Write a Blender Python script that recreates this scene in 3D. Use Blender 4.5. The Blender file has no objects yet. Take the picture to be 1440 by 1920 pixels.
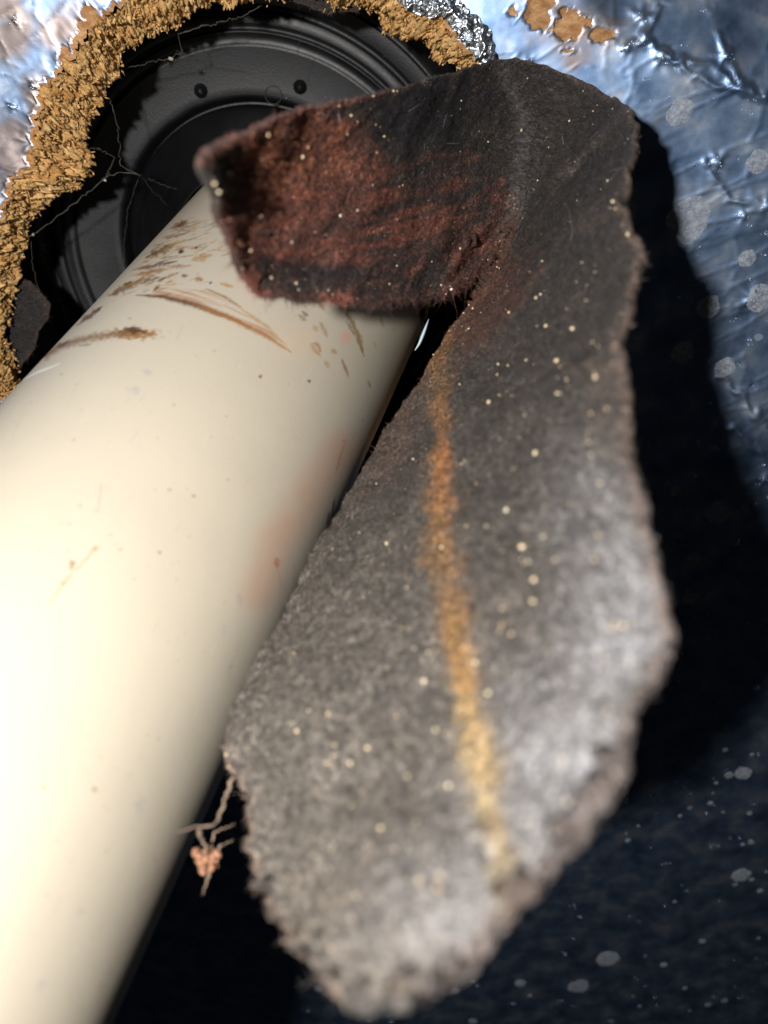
import bpy, math, random
import numpy as np
from mathutils import Vector, Matrix

random.seed(7)
RNG = np.random.default_rng(11)
scene = bpy.context.scene
C = scene.collection

# ------------------------------------------------------------------ camera
F = 1600.0                                   # focal length in photo pixels (1440 x 1920)
CAM_Z = 1.5                                  # the camera is held up under the roof
pipe_dir = np.array([0.27826, 0.70001, -0.65768])     # the vent pipe in camera axes: world vertical
pipe_dir /= np.linalg.norm(pipe_dir)
ux = np.array([1.0, 0, 0]) - pipe_dir * pipe_dir[0]
ux /= np.linalg.norm(ux)
uy = np.cross(pipe_dir, ux)
ROT = np.stack([ux, uy, pipe_dir])           # camera axes -> world axes
ORG = np.array([0.0, 0.0, CAM_Z])


def ray(x, y):
    x = np.asarray(x, float); y = np.asarray(y, float)
    return np.stack([(x - 720) / F, (960 - y) / F, -np.ones_like(x)], -1)


def to_world(c):
    return np.asarray(c) @ ROT.T + ORG


def at(x, y, z):
    z = np.asarray(z, float)
    return to_world(ray(x, y) * z[..., None])


def project(w):
    c = (np.asarray(w) - ORG) @ ROT
    return 720 + F * c[..., 0] / -c[..., 2], 960 - F * c[..., 1] / -c[..., 2]


cam_data = bpy.data.cameras.new('camera')
cam = bpy.data.objects.new('camera', cam_data)
C.objects.link(cam)
M = Matrix.Identity(4)
for i in range(3):
    for j in range(3):
        M[i][j] = ROT[i][j]
    M[i][3] = ORG[i]
cam.matrix_world = M
cam_data.sensor_fit = 'VERTICAL'
cam_data.sensor_height = 36.0
cam_data.sensor_width = 27.0
cam_data.lens = 36.0 * F / 1920.0
cam_data.clip_start = 0.005
cam_data.clip_end = 20.0
cam_data.dof.use_dof = True
cam_data.dof.focus_distance = 0.168
cam_data.dof.aperture_fstop = 0.030 / 0.00165
scene.camera = cam

# ------------------------------------------------------------------ world and lamp
world = bpy.data.worlds.new('World')
scene.world = world
world.use_nodes = True
bg = world.node_tree.nodes['Background']
bg.inputs['Color'].default_value = (0.85, 0.9, 1.0, 1)
bg.inputs['Strength'].default_value = 0.003          # dim attic

lamp_data = bpy.data.lights.new('work_light', 'AREA')
lamp_data.shape = 'DISK'
lamp_data.size = 0.008
lamp_data.energy = 0.67
lamp_data.color = (1.0, 0.97, 0.93)
lamp = bpy.data.objects.new('work_light', lamp_data)
C.objects.link(lamp)
LM = M.copy()
lp = to_world(np.array([-0.041, -0.002, 0.050]))
for i in range(3):
    LM[i][3] = lp[i]
lamp.matrix_world = LM

scene.view_settings.view_transform = 'Standard'
scene.view_settings.look = 'None'
scene.view_settings.exposure = 0.0
scene.view_settings.gamma = 1.0


# ------------------------------------------------------------------ noise (numpy)
def _hash(ix, iy, seed):
    h = (ix.astype(np.int64) * 374761393 + iy.astype(np.int64) * 668265263 + seed * 2147483647) & 0xFFFFFFFF
    h = ((h ^ (h >> 13)) * 1274126177) & 0xFFFFFFFF
    h = (h ^ (h >> 16)) & 0xFFFFFFFF
    return h.astype(np.float64) / 4294967295.0


def vnoise(x, y, seed=0):
    x = np.asarray(x, float); y = np.asarray(y, float)
    ix = np.floor(x); iy = np.floor(y)
    fx = x - ix; fy = y - iy
    fx = fx * fx * (3 - 2 * fx); fy = fy * fy * (3 - 2 * fy)
    a = _hash(ix, iy, seed); b = _hash(ix + 1, iy, seed)
    c = _hash(ix, iy + 1, seed); d = _hash(ix + 1, iy + 1, seed)
    return (a * (1 - fx) + b * fx) * (1 - fy) + (c * (1 - fx) + d * fx) * fy


def fbm(x, y, seed=0, octs=4, gain=0.5):
    s = 0; a = 1.0; t = 0
    for o in range(octs):
        k = 2 ** o
        ang = 0.6 * o
        xr = x * math.cos(ang) - y * math.sin(ang); yr = x * math.sin(ang) + y * math.cos(ang)
        s = s + a * vnoise(xr * k + 17.3 * o, yr * k - 9.1 * o, seed + o)
        t += a; a *= gain
    return s / t


def cells(x, y, seed=0):
    """distance to nearest jittered cell point, and that cell's random value"""
    ix = np.floor(x); iy = np.floor(y)
    best = np.full(x.shape, 9.0); rv = np.zeros(x.shape)
    for dx in (-1, 0, 1):
        for dy in (-1, 0, 1):
            cx = ix + dx; cy = iy + dy
            px = cx + _hash(cx, cy, seed); py = cy + _hash(cx, cy, seed + 5)
            d = np.hypot(px - x, py - y)
            m = d < best
            best = np.where(m, d, best); rv = np.where(m, _hash(cx, cy, seed + 9), rv)
    return best, rv


def sstep(a, b, x):
    t = np.clip((x - a) / (b - a), 0, 1)
    return t * t * (3 - 2 * t)


def seg_dist(x, y, pts):
    """distance to a polyline and position 0..1 along it"""
    pts = np.asarray(pts, float)
    L = np.hypot(*(pts[1:] - pts[:-1]).T); cum = np.concatenate([[0], np.cumsum(L)])
    best = np.full(x.shape, 1e9); pos = np.zeros(x.shape)
    for k in range(len(pts) - 1):
        ax, ay = pts[k]; bx, by = pts[k + 1]
        vx, vy = bx - ax, by - ay
        t = np.clip(((x - ax) * vx + (y - ay) * vy) / (vx * vx + vy * vy + 1e-9), 0, 1)
        d = np.hypot(x - ax - t * vx, y - ay - t * vy)
        m = d < best
        best = np.where(m, d, best); pos = np.where(m, (cum[k] + t * L[k]) / cum[-1], pos)
    return best, pos


# ------------------------------------------------------------------ mesh helpers
def make_obj(name, verts, faces, mat, parent=None, smooth=True, color=None, uv=None, origin=None):
    me = bpy.data.meshes.new(name)
    verts = np.asarray(verts, float)
    o = np.zeros(3) if origin is None else np.asarray(origin, float)
    v = verts - o
    if isinstance(faces, np.ndarray):
        n, k = faces.shape
        me.vertices.add(len(v)); me.vertices.foreach_set('co', v.ravel())
        me.loops.add(n * k); me.loops.foreach_set('vertex_index', faces.ravel().astype(np.int32))
        me.polygons.add(n)
        me.polygons.foreach_set('loop_start', np.arange(0, n * k, k, dtype=np.int32))
        me.polygons.foreach_set('loop_total', np.full(n, k, dtype=np.int32))
        me.update(calc_edges=True); me.validate()
    else:
        me.from_pydata(v.tolist(), [], faces)
    if smooth:
        me.polygons.foreach_set('use_smooth', np.ones(len(me.polygons), dtype=bool))
    if color is not None:
        col = np.asarray(color, float)
        if col.shape[1] == 3:
            col = np.concatenate([col, np.ones((len(col), 1))], 1)
        a = me.color_attributes.new('tint', 'FLOAT_COLOR', 'POINT')
        a.data.foreach_set('color', col.ravel())
    if uv is not None:
        li = np.empty(len(me.loops), dtype=np.int32); me.loops.foreach_get('vertex_index', li)
        u = me.uv_layers.new(name='surface')
        u.data.foreach_set('uv', np.asarray(uv, float)[li].ravel())
    if mat:
        me.materials.append(mat)
    ob = bpy.data.objects.new(name, me)
    C.objects.link(ob)
    ob.location = o
    if parent is not None:
        ob.parent = parent
        ob.location = o - np.array(parent.location)
    return ob


def empty(name, loc):
    o = bpy.data.objects.new(name, None)
    o.empty_display_size = 0.01
    o.location = loc
    C.objects.link(o)
    return o


def tag(o, label, cat, group=None, kind=None):
    o['label'] = label; o['category'] = cat
    if group: o['group'] = group
    if kind: o['kind'] = kind
    return o


def grid_faces(n, m, wrap=False, flip=False):
    i = np.arange(n if wrap else n - 1)[:, None]; j = np.arange(m - 1)[None, :]
    i2 = (i + 1) % n
    a = i * m + j; b = i2 * m + j; c = i2 * m + j + 1; d = i * m + j + 1
    a, b, c, d = np.broadcast_arrays(a, b, c, d)
    f = np.stack([a, b, c, d], -1).reshape(-1, 4)
    return f[:, ::-1].copy() if flip else f


def grid_normals(P):
    du = np.gradient(P, axis=0); dv = np.gradient(P, axis=1)
    n = np.cross(du, dv)
    return n / (np.linalg.norm(n, axis=-1, keepdims=True) + 1e-12)


def tube(paths, radius, sides=5):
    """paths: list of (k,3) arrays -> verts, quads"""
    V = []; Q = []; base = 0
    for P, r in zip(paths, radius):
        P = np.asarray(P, float); k = len(P)
        T = np.gradient(P, axis=0); T /= np.linalg.norm(T, axis=1, keepdims=True) + 1e-12
        ref = np.array([0.31, 0.77, 0.55])
        A = np.cross(T, ref); A /= np.linalg.norm(A, axis=1, keepdims=True) + 1e-12
        B = np.cross(T, A)
        rr = np.broadcast_to(np.asarray(r, float), (k,))
        for s in range(sides):
            ang = 2 * math.pi * s / sides
            V.append(P + (A * math.cos(ang) + B * math.sin(ang)) * rr[:, None])
        for s in range(sides):
            s2 = (s + 1) % sides
            for q in range(k - 1):
                Q.append((base + s * k + q, base + s2 * k + q, base + s2 * k + q + 1, base + s * k + q + 1))
        base += sides * k
    return np.concatenate(V), np.array(Q)


def smooth_path(pts, n=40):
    pts = np.asarray(pts, float)
    d = np.linalg.norm(pts[1:] - pts[:-1], axis=1); s = np.concatenate([[0], np.cumsum(d)]); s /= s[-1]
    t = np.linspace(0, 1, n)
    P = np.stack([np.interp(t, s, pts[:, k]) for k in range(pts.shape[1])], 1)
    for _ in range(3):
        P[1:-1] = 0.25 * P[:-2] + 0.5 * P[1:-1] + 0.25 * P[2:]
    return P


def fibres(base, direc, length, width, curl=0.4):
    """thin curved ribbons: base (n,3), direc (n,3), length (n,), width (n,)"""
    n = len(base)
    d = direc / (np.linalg.norm(direc, axis=1, keepdims=True) + 1e-12)
    r = RNG.normal(size=(n, 3)); side = np.cross(d, r); side /= np.linalg.norm(side, axis=1, keepdims=True) + 1e-12
    bend = np.cross(d, side) * (RNG.normal(size=(n, 1)) * curl) + side * (RNG.normal(size=(n, 1)) * curl)
    V = []
    for t in (0.0, 0.35, 0.7, 1.0):
        c = base + d * (length * t)[:, None] + bend * (length * t * t)[:, None]
        w = (width * (1 - 0.7 * t) * 0.5)[:, None]
        V.append(c - side * w); V.append(c + side * w)
    V = np.stack(V, 1)                                  # n,8,3
    idx = np.arange(n)[:, None] * 8
    f = np.concatenate([idx + np.array([[0, 1, 3, 2]]), idx + np.array([[2, 3, 5, 4]]), idx + np.array([[4, 5, 7, 6]])], 0)
    return V.reshape(-1, 3), f


ICO_V = None


def grains(centers, radii, seed=0, squash=0.6):
    """lumpy little octahedra/spheres joined in one mesh"""
    rg = np.random.default_rng(seed)
    t = (1 + 5 ** .5) / 2
    iv = np.array([(-1, t, 0), (1, t, 0), (-1, -t, 0), (1, -t, 0), (0, -1, t), (0, 1, t), (0, -1, -t), (0, 1, -t),
                   (t, 0, -1), (t, 0, 1), (-t, 0, -1), (-t, 0, 1)], float) / math.hypot(1, t)
    fi = np.array([(0, 11, 5), (0, 5, 1), (0, 1, 7), (0, 7, 10), (0, 10, 11), (1, 5, 9), (5, 11, 4), (11, 10, 2), (10, 7, 6),
                   (7, 1, 8), (3, 9, 4), (3, 4, 2), (3, 2, 6), (3, 6, 8), (3, 8, 9), (4, 9, 5), (2, 4, 11), (6, 2, 10), (8, 6, 7), (9, 8, 1)])
    n = len(centers)
    V = iv[None] * (1 + rg.uniform(-0.3, 0.3, (n, 12, 1))) * np.asarray(radii)[:, None, None]
    V = V * rg.uniform(squash, 1.15, (n, 1, 3))
    V = V + np.asarray(centers)[:, None]
    Fc = (np.arange(n)[:, None, None] * 12 + fi[None]).reshape(-1, 3)
    return V.reshape(-1, 3), Fc


# ------------------------------------------------------------------ material helpers
class NT:
    def __init__(self, name):
        self.m = bpy.data.materials.new(name); self.m.use_nodes = True
        self.t = self.m.node_tree; self.b = self.t.nodes['Principled BSDF']
        self.out = self.t.nodes['Material Output']

    def n(self, typ, **kw):
        nd = self.t.nodes.new(typ)
        for k, v in kw.items():
            if hasattr(nd, k): setattr(nd, k, v)
        return nd

    def l(self, a, b): self.t.links.new(a, b)

    def set(self, **kw):
        for k, v in kw.items(): self.b.inputs[k.replace('_', ' ')].default_value = v

    def noise(self, vec, scale, detail=4, rough=0.55):
        nd = self.n('ShaderNodeTexNoise'); nd.inputs['Scale'].default_value = scale
        nd.inputs['Detail'].default_value = detail; nd.inputs['Roughness'].default_value = rough
        if vec is not None: self.l(vec, nd.inputs['Vector'])
        return nd.outputs['Fac']

    def math(self, op, a, b=None, clamp=False):
        nd = self.n('ShaderNodeMath', operation=op); nd.use_clamp = clamp
        for i, v in enumerate((a, b)):
            if v is None: continue
            if isinstance(v, (int, float)): nd.inputs[i].default_value = v
            else: self.l(v, nd.inputs[i])
        return nd.outputs[0]

    def ramp(self, fac, stops):
        nd = self.n('ShaderNodeValToRGB'); e = nd.color_ramp.elements
        while len(e) < len(stops): e.new(0.5)
        for k, (p, c) in enumerate(stops):
            e[k].position = p; e[k].color = tuple(c) + (1,) if len(c) == 3 else c
        self.l(fac, nd.inputs[0]); return nd.outputs[0]

    def mix(self, fac, a, b, blend='MIX'):
        nd = self.n('ShaderNodeMix', data_type='RGBA', blend_type=blend)
        if isinstance(fac, (int, float)): nd.inputs[0].default_value = fac
        else: self.l(fac, nd.inputs[0])
        for i, v in ((6, a), (7, b)):
            if isinstance(v, tuple): nd.inputs[i].default_value = v + (1,) if len(v) == 3 else v
            else: self.l(v, nd.inputs[i])
        return nd.outputs[2]

    def bump(self, h, dist, strength=1.0, normal=None):
        nd = self.n('ShaderNodeBump'); nd.inputs['Distance'].default_value = dist
        nd.inputs['Strength'].default_value = strength
        self.l(h, nd.inputs['Height'])
        if normal is not None: self.l(normal, nd.inputs['Normal'])
        return nd.outputs[0]

    def mapping(self, vec, scale=(1, 1, 1), rot=(0, 0, 0)):
        nd = self.n('ShaderNodeMapping'); nd.inputs['Scale'].default_value = scale; nd.inputs['Rotation'].default_value = rot
        self.l(vec, nd.inputs['Vector']); return nd.outputs[0]

    def tint(self):
        nd = self.n('ShaderNodeAttribute'); nd.attribute_name = 'tint'; return nd

    def obj(self): return self.n('ShaderNodeTexCoord').outputs['Object']

    def uv(self): return self.n('ShaderNodeTexCoord').outputs['UV']


def felt_material(name='felt', spec=0.25):
    k = NT(name)
    co = k.obj()
    t = k.tint()
    n1 = k.noise(co, 2600, 5, 0.7)
    n2 = k.noise(k.mapping(co, (900, 2600, 1500), (0.4, 0.2, 0.7)), 1.0, 4, 0.6)
    shade = k.math('MULTIPLY', k.math('ADD', n1, 0.0), k.math('ADD', n2, 0.12))
    var = k.ramp(shade, [(0.18, (0.42, 0.41, 0.41)), (0.31, (1.05, 1.03, 1.03)), (0.44, (2.2, 2.15, 2.1))])
    col = k.mix(1.0, t.outputs['Color'], var, 'MULTIPLY')
    k.l(col, k.b.inputs['Base Color'])
    k.set(Roughness=0.62)
    k.b.inputs['Specular IOR Level'].default_value = spec
    k.b.inputs['Sheen Weight'].default_value = 0.04
    k.b.inputs['Sheen Roughness'].default_value = 0.45
    k.l(k.bump(k.math('ADD', k.math('MULTIPLY', n1, 0.6), n2), 0.0008, 1.0), k.b.inputs['Normal'])
    return k.m


def plain(name, color, rough=0.7, metallic=0.0, spec=0.4, varscale=800, var=0.35):
    k = NT(name)
    n = k.noise(k.obj(), varscale, 3)
    a = tuple(c * (1 - var) for c in color); b = tuple(min(1, c * (1 + var)) for c in color)
    k.l(k.ramp(n, [(0.3, a), (0.7, b)]), k.b.inputs['Base Color'])
    k.set(Roughness=rough, Metallic=metallic)
    k.b.inputs['Specular IOR Level'].default_value = spec
    return k.m


def tinted(name, rough=0.75, spec=0.3, bump=None):
    k = NT(name)
    k.l(k.tint().outputs['Color'], k.b.inputs['Base Color'])
    k.set(Roughness=rough); k.b.inputs['Specular IOR Level'].default_value = spec
    return k.m


# ------------------------------------------------------------------ the roof plane
NRM = np.array([0.0, -0.485, 0.875]); NRM /= np.linalg.norm(NRM)       # camera axes, towards the camera
HC = ray(470., 480.) * 0.185                                          # hole centre on the foil face
EX = np.array([1.0, 0, 0]); EY = np.cross(NRM, EX)
BOARD_T = 0.013
BOOT_D = 0.054                                                        # boot ring behind the foil face


def on_plane(x, y, depth=0.0):
    """pixel -> camera-axis point on the plane 'depth' behind the foil face"""
    r = ray(x, y); p0 = HC - NRM * depth
    t = (p0 @ NRM) / (r @ NRM)
    return r * np.asarray(t)[..., None]


def plane_xy(p): return (p - HC) @ EX, (p - HC) @ EY


def plane_pt(a, b, h=0.0):
    a = np.asarray(a, float); b = np.asarray(b, float); h = np.asarray(h, float)
    return to_world(HC + a[..., None] * EX + b[..., None] * EY + h[..., None] * NRM)


def rim(pts, depth):
    p = on_plane(np.array([q[0] for q in pts], float), np.array([q[1] for q in pts], float), depth)
    a, b = plane_xy(p)
    th = np.arctan2(b, a); r = np.hypot(a, b)
    o = np.argsort(th); th = th[o]; r = r[o]
    th3 = np.concatenate([th - 2 * np.pi, th, th + 2 * np.pi]); r3 = np.concatenate([r, r, r])
    return lambda t: np.interp(t, th3, r3)


front_pts = [(-20, 440), (0, 423), (33, 337), (55, 313), (64, 267), (66, 233), (80, 180), (113, 133), (150, 88), (187, 37), (213, 15),
             (240, 3), (300, -28), (380, -48), (450, -55), (530, -52), (600, -40), (690, -14), (747, 2), (772, 24), (800, 35), (830, 30), (848, 60),
             (875, 100), (905, 122), (950, 165), (1000, 250), (1010, 330), (990, 470), (950, 640), (840, 820), (660, 950), (470, 1000), (280, 965), (120, 860), (0, 740),
             (-70, 620), (-60, 500)]
back_pts = [(30, 545), (40, 520), (47, 467), (53, 417), (83, 383), (100, 363), (150, 350), (162, 330), (172, 297), (160, 267), (178, 220), (194, 190),
            (228, 130), (231, 83), (253, 77), (297, 50), (333, 43), (357, 23), (400, 3), (480, -12), (600, -10), (683, 20), (713, 30), (737, 53),
            (768, 76), (785, 72), (827, 107), (845, 112), (895, 137), (935, 190), (965, 260), (970, 330), (955, 460), (915, 620), (820, 780), (660, 900), (480, 950),
            (300, 920), (150, 830), (40, 720), (10, 620)]
rim_f = rim(front_pts, 0.0)
rim_b = rim(back_pts, BOARD_T)

NTH = 1500
theta = np.linspace(-np.pi, np.pi, NTH, endpoint=False)
arc = theta * 0.055
jag = (fbm(arc * 900, arc * 0 + 3.1, 3, 4) - 0.5) * 0.0030
rf = rim_f(theta) + jag
rb = rim_b(theta) + (fbm(arc * 700, arc * 0 + 8.3, 5, 4) - 0.5) * 0.0026

deck = empty('roof_deck', to_world(HC))
tag(deck, 'silver foil faced wood roof board with a ragged hole cut round the cream pipe', 'board')

# foil sheet -----------------------------------------------------------------
k = NT('foil')
uvc = k.uv()
t = k.tint()                                   # r = bare wood mask, g = puncture/scuff, b = brown tint, painted wood reflection
sep = k.n('ShaderNodeSeparateColor'); k.l(t.outputs['Color'], sep.inputs[0])
wn = k.math('ADD', k.math('MULTIPLY', k.noise(uvc, 260, 5, 0.7), 0.6), k.math('MULTIPLY', k.noise(uvc, 1100, 3, 0.6), 0.4))
wood = k.math('GREATER_THAN', k.math('ADD', sep.outputs[0], k.math('MULTIPLY', k.math('SUBTRACT', wn, 0.5), 2.4)), 0.5)
tan = k.ramp(k.noise(k.mapping(uvc, (260, 520, 1), (0, 0, 0.9)), 1.0, 6, 0.75), [(0.28, (0.15, 0.060, 0.022)), (0.48, (0.40, 0.20, 0.08)), (0.70, (0.68, 0.42, 0.21))])
vo = k.n('ShaderNodeTexVoronoi', feature='F1'); vo.inputs['Scale'].default_value = 95
dv = k.n('ShaderNodeVectorMath', operation='ADD')
wob = k.n('ShaderNodeTexNoise'); wob.inputs['Scale'].default_value = 420
k.l(uvc, wob.inputs['Vector'])
wsc = k.n('ShaderNodeVectorMath', operation='SCALE'); wsc.inputs['Scale'].default_value = 0.0016
k.l(wob.outputs['Color'], wsc.inputs[0]); k.l(uvc, dv.inputs[0]); k.l(wsc.outputs[0], dv.inputs[1])
k.l(dv.outputs[0], vo.inputs['Vector'])
vs = k.n('ShaderNodeSeparateColor'); k.l(vo.outputs['Color'], vs.inputs[0])
spot = k.math('LESS_THAN', vo.outputs['Distance'], k.math('MULTIPLY', k.math('POWER', vs.outputs[0], 5.0), 0.13))
spot = k.math('MULTIPLY', spot, 0.55)
scr = k.noise(k.mapping(uvc, (60, 1500, 1), (0, 0, 0.42)), 1.0, 5, 0.7)
mott = k.noise(uvc, 130, 4)
scuff = k.math('MULTIPLY', k.math('GREATER_THAN', scr, 0.70), 0.07)
dust = k.math('MAXIMUM', spot, scuff)
foilc = k.ramp(mott, [(0.3, (0.20, 0.34, 0.60)), (0.52, (0.40, 0.56, 0.84)), (0.75, (0.78, 0.85, 0.95))])
c1 = k.mix(dust, foilc, (0.30, 0.31, 0.33))
c1 = k.mix(k.math('MULTIPLY', sep.outputs[2], 0.75), c1, (0.46, 0.32, 0.22))
c2 = k.mix(wood, c1, tan)
k.l(c2, k.b.inputs['Base Color'])
met = k.math('SUBTRACT', 1.0, dust); met = k.math('MULTIPLY', met, k.math('SUBTRACT', 1.0, wood)); k.l(met, k.b.inputs['Metallic'])
ro = k.math('ADD', k.math('MULTIPLY', mott, 0.14), 0.41); ro = k.math('MAXIMUM', ro, k.math('MULTIPLY', wood, 0.8)); k.l(ro, k.b.inputs['Roughness'])
hh = k.math('ADD', k.math('MULTIPLY', scr, 0.5), k.math('MULTIPLY', k.noise(uvc, 380, 5, 0.6), 0.6))
vd = k.n('ShaderNodeTexVoronoi', feature='F1'); vd.inputs['Scale'].default_value = 70
k.l(dv.outputs[0], vd.inputs['Vector'])
dent = k.math('POWER', k.math('SUBTRACT', 1.0, k.math('MULTIPLY', vd.outputs['Distance'], 7.0), True), 2.0)
fine_b = k.bump(hh, 0.0005, 0.06)
k.l(k.bump(dent, 0.0008, 0.35, fine_b), k.b.inputs['Normal'])
foil_mat = k.m

NR = 250
q = np.linspace(0, 1, NR)
rad = rf[:, None] + (0.0 + 0.13 * q ** 1.0 + 0.45 * np.clip(q - 0.93, 0, 1) / 0.07)[None, :]
A = rad * np.cos(theta)[:, None]; B = rad * np.sin(theta)[:, None]
w0 = plane_pt(A, B, 0.0)
PX, PY = project(w0)
near = np.exp(-(rad - rf[:, None]) / 0.004)
H = (fbm(A * 45, B * 45, 21, 2) - 0.5) * 0.0016
u = A * math.cos(0.42) + B * math.sin(0.42); v = -A * math.sin(0.42) + B * math.cos(0.42)
rid = 1 - np.abs(2 * fbm(u * 40, v * 210, 33, 3) - 1)
H += (rid ** 10) * 0.00012
rid2 = 1 - np.abs(2 * fbm(A * 120, B * 120, 35, 3) - 1)
H += (rid2 ** 18) * 0.00010
sgn = ((PX - 1175) * 0.32 - (PY - 90)) / 1.05
H -= np.clip(sgn, 0, 600) * (PX > 1000) * 0.00011 * 0.22 * sstep(1080, 1180, PX)
H += near * (fbm(A * 260, B * 260, 7, 3) - 0.35) * 0.0009
punct = [(1240, 110, 26), (1345, 305, 24), (1360, 105, 26), (1412, 560, 34), (1395, 405, 15), (1438, 385, 20), (1175, 90, 14), (1345, 840, 22), (1435, 900, 18),
         (470, 1760, 9), (505, 1790, 8), (430, 1880, 9), (575, 1895, 9), (885, 1840, 9), (960, 1880, 9), (730, 1905, 8), (450, 1555, 8),
         (1390, 1870, 30), (1170, 1500, 8), (1340, 1590, 8), (1070, 1700, 8), (1250, 1620, 7), (1060, 1790, 7), (1420, 1260, 10), (1220, 830, 12),
         (30, 40, 12), (60, 160, 14), (20, 200, 12), (260, 20, 14), (1205, 30, 25), (990, 120, 14)]
for (px, py, rr) in punct:
    d = np.hypot(PX - px, PY - py); m = d < rr * 2.5
    ang = np.arctan2(PY - py, PX - px)
    sp = np.abs(np.sin(ang * 2.5 + px)) ** 3
    H += np.where(m, np.exp(-(d / (rr * 0.35)) ** 2) * 0.0005 + np.exp(-(d / rr) ** 2) * sp * 0.00028, 0)
crease = [[(1240, 100), (1330, 160), (1440, 180)], [(1210, 60), (1240, 110), (1330, 115), (1400, 180)], [(1320, 300), (1360, 370), (1440, 395)], [(1175, 90), (1210, 70), (1240, 20)],
          [(1350, 60), (1370, 120), (1420, 190)], [(1345, 790), (1400, 820), (1440, 870)], [(1350, 700), (1440, 800)]]
for cpts in crease:
    d, _ = seg_dist(PX + (vnoise(PX / 16, PY / 16, 41) - .5) * 16, PY + (vnoise(PX / 16, PY / 16, 42) - .5) * 16, cpts)
    H += np.exp(-(d / 6.0) ** 2) * 0.00055 * (0.3 + vnoise(PX / 30, PY / 30, 43))
woodm = np.zeros_like(PX)
for (cx, cy, rx, ry) in [(165, 60, 26, 40), (1004, 20, 32, 32), (1064, 56, 42, 30), (1122, 72, 26, 15), (122, 98, 8, 16)]:
    e = np.hypot((PX - cx) / rx, (PY - cy) / ry) + (fbm(PX / 20, PY / 20, 45, 4) - .5) * 2.2
    woodm = np.maximum(woodm, sstep(1.2, 0.8, e))
woodm = np.maximum(woodm, sstep(0.0016, 0.0004, (rad - rf[:, None])) * 0.75)
H -= woodm * 0.0004
H += np.clip(0.35 - np.abs(woodm - 0.4), 0, 1) * 0.0016 * vnoise(A * 900, B * 900, 40)
spots = [(1291, 412, 34), (1428, 560, 22), (1422, 302, 12), (1402, 485, 10), (1282, 660, 14), (1360, 690, 12), (1330, 575, 14), (1275, 210, 14), (1300, 1055, 16), (1350, 960, 24),
         (1300, 1120, 15), (1390, 1640, 16), (1140, 1800, 22), (1085, 1850, 20), (560, 1690, 5), (510, 1880, 15), (495, 1765, 12), (557, 1843, 10), (598, 1853, 7), (452, 1840, 6), (445, 1855, 7), (440, 1706, 6), (460, 1676, 6), (418, 1724, 9)]
gm = np.zeros_like(PX)
for (cx, cy, rr) in spots:
    gm = np.maximum(gm, sstep(1.3, 0.75, np.hypot(PX - cx, (PY - cy) * (1.0 if cy < 1200 else 1.5)) / rr))
brn = np.zeros_like(PX)  # brown tint, partly the wood's reflection painted into the foil
for (cx, cy, rx, ry) in [(30, 290, 50, 70), (70, 190, 25, 60), (160, 70, 60, 60), (20, 60, 40, 50), (1075, 55, 80, 60), (10, 20, 30, 30), (110, 60, 40, 30)]:
    brn = np.maximum(brn, sstep(1.5, .4, np.hypot((PX - cx) / rx, (PY - cy) / ry) + (fbm(PX / 40, PY / 40, 46, 3) - .5) * 1.4))
cols = np.stack([woodm, gm, brn], -1).reshape(-1, 3)
Pf = plane_pt(A, B, H)
make_obj('foil_facing', Pf.reshape(-1, 3), grid_faces(NTH, NR, wrap=True), foil_mat, deck, color=cols,
         uv=np.stack([A, B], -1).reshape(-1, 2))

def foil_height(px, py):
    a_, b_ = plane_xy(on_plane(px, py, 0.0))
    t_ = np.arctan2(b_, a_); r_ = np.hypot(a_, b_)
    return a_, b_, t_, r_


def foil_pt(a_, b_, lift):
    t_ = np.arctan2(b_, a_); r_ = np.hypot(a_, b_)
    fi = (t_ + np.pi) / (2 * np.pi) * NTH; i0 = np.floor(fi).astype(int); fx = fi - i0; i0 %= NTH; i1 = (i0 + 1) % NTH
    rr_ = r_ - (rf[i0] * (1 - fx) + rf[i1] * fx)
    qs = rad[0] - rf[0]
    fj = np.interp(rr_, qs, np.arange(NR)); j0 = np.clip(np.floor(fj).astype(int), 0, NR - 2); fy = fj - j0
    h_ = (H[i0, j0] * (1 - fy) + H[i0, j0 + 1] * fy) * (1 - fx) + (H[i1, j0] * (1 - fy) + H[i1, j0 + 1] * fy) * fx
    return plane_pt(a_, b_, h_ + lift)


drops = [(x_, y_, r_ * (.19 if y_ < 1200 else .26) / 1000 * (.75 if r_ > 15 else 1)) for x_, y_, r_ in spots]
rd_ = np.random.default_rng(77)
for _ in range(60):
    drops.append((rd_.uniform(1150, 1460), rd_.uniform(900, 1900), rd_.gamma(2, .0003) + .00025))
for _ in range(60):
    drops.append((rd_.uniform(380, 1000), rd_.uniform(1500, 1915), rd_.gamma(2, .0004) + .0004))
DV = []; DF = []; nb = 0
for (x_, y_, r_) in drops:
    a0_, b0_ = plane_xy(on_plane(np.array(float(x_)), np.array(float(y_)), 0.0))
    if math.hypot(a0_, b0_) < rim_f(math.atan2(b0_, a0_)) + .003: continue
    an_ = np.linspace(0, 2 * np.pi, 22)[:-1]
    wob_ = 1 + (vnoise(np.cos(an_) * 2.2 + x_, np.sin(an_) * 2.2 + y_, 44) - .5) * .30 + rd_.normal(0, .02, 21)
    ring = [np.array([a0_ + np.cos(an_) * r_ * wob_ * g_, b0_ + np.sin(an_) * r_ * wob_ * g_]) for g_ in (.02, .5, .85, 1.0)]
    lift_ = [.00016, .00015, .00012, .00002]
    for (ra, rb_), lf in zip(ring, lift_): DV.append(foil_pt(ra, rb_, lf))
    for g_ in range(3):
        for q_ in range(21):
            DF.append((nb + g_ * 21 + q_, nb + g_ * 21 + (q_ + 1) % 21, nb + (g_ + 1) * 21 + (q_ + 1) % 21, nb + (g_ + 1) * 21 + q_))
    nb += 84
kd = NT('dried_water_mark')
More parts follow.
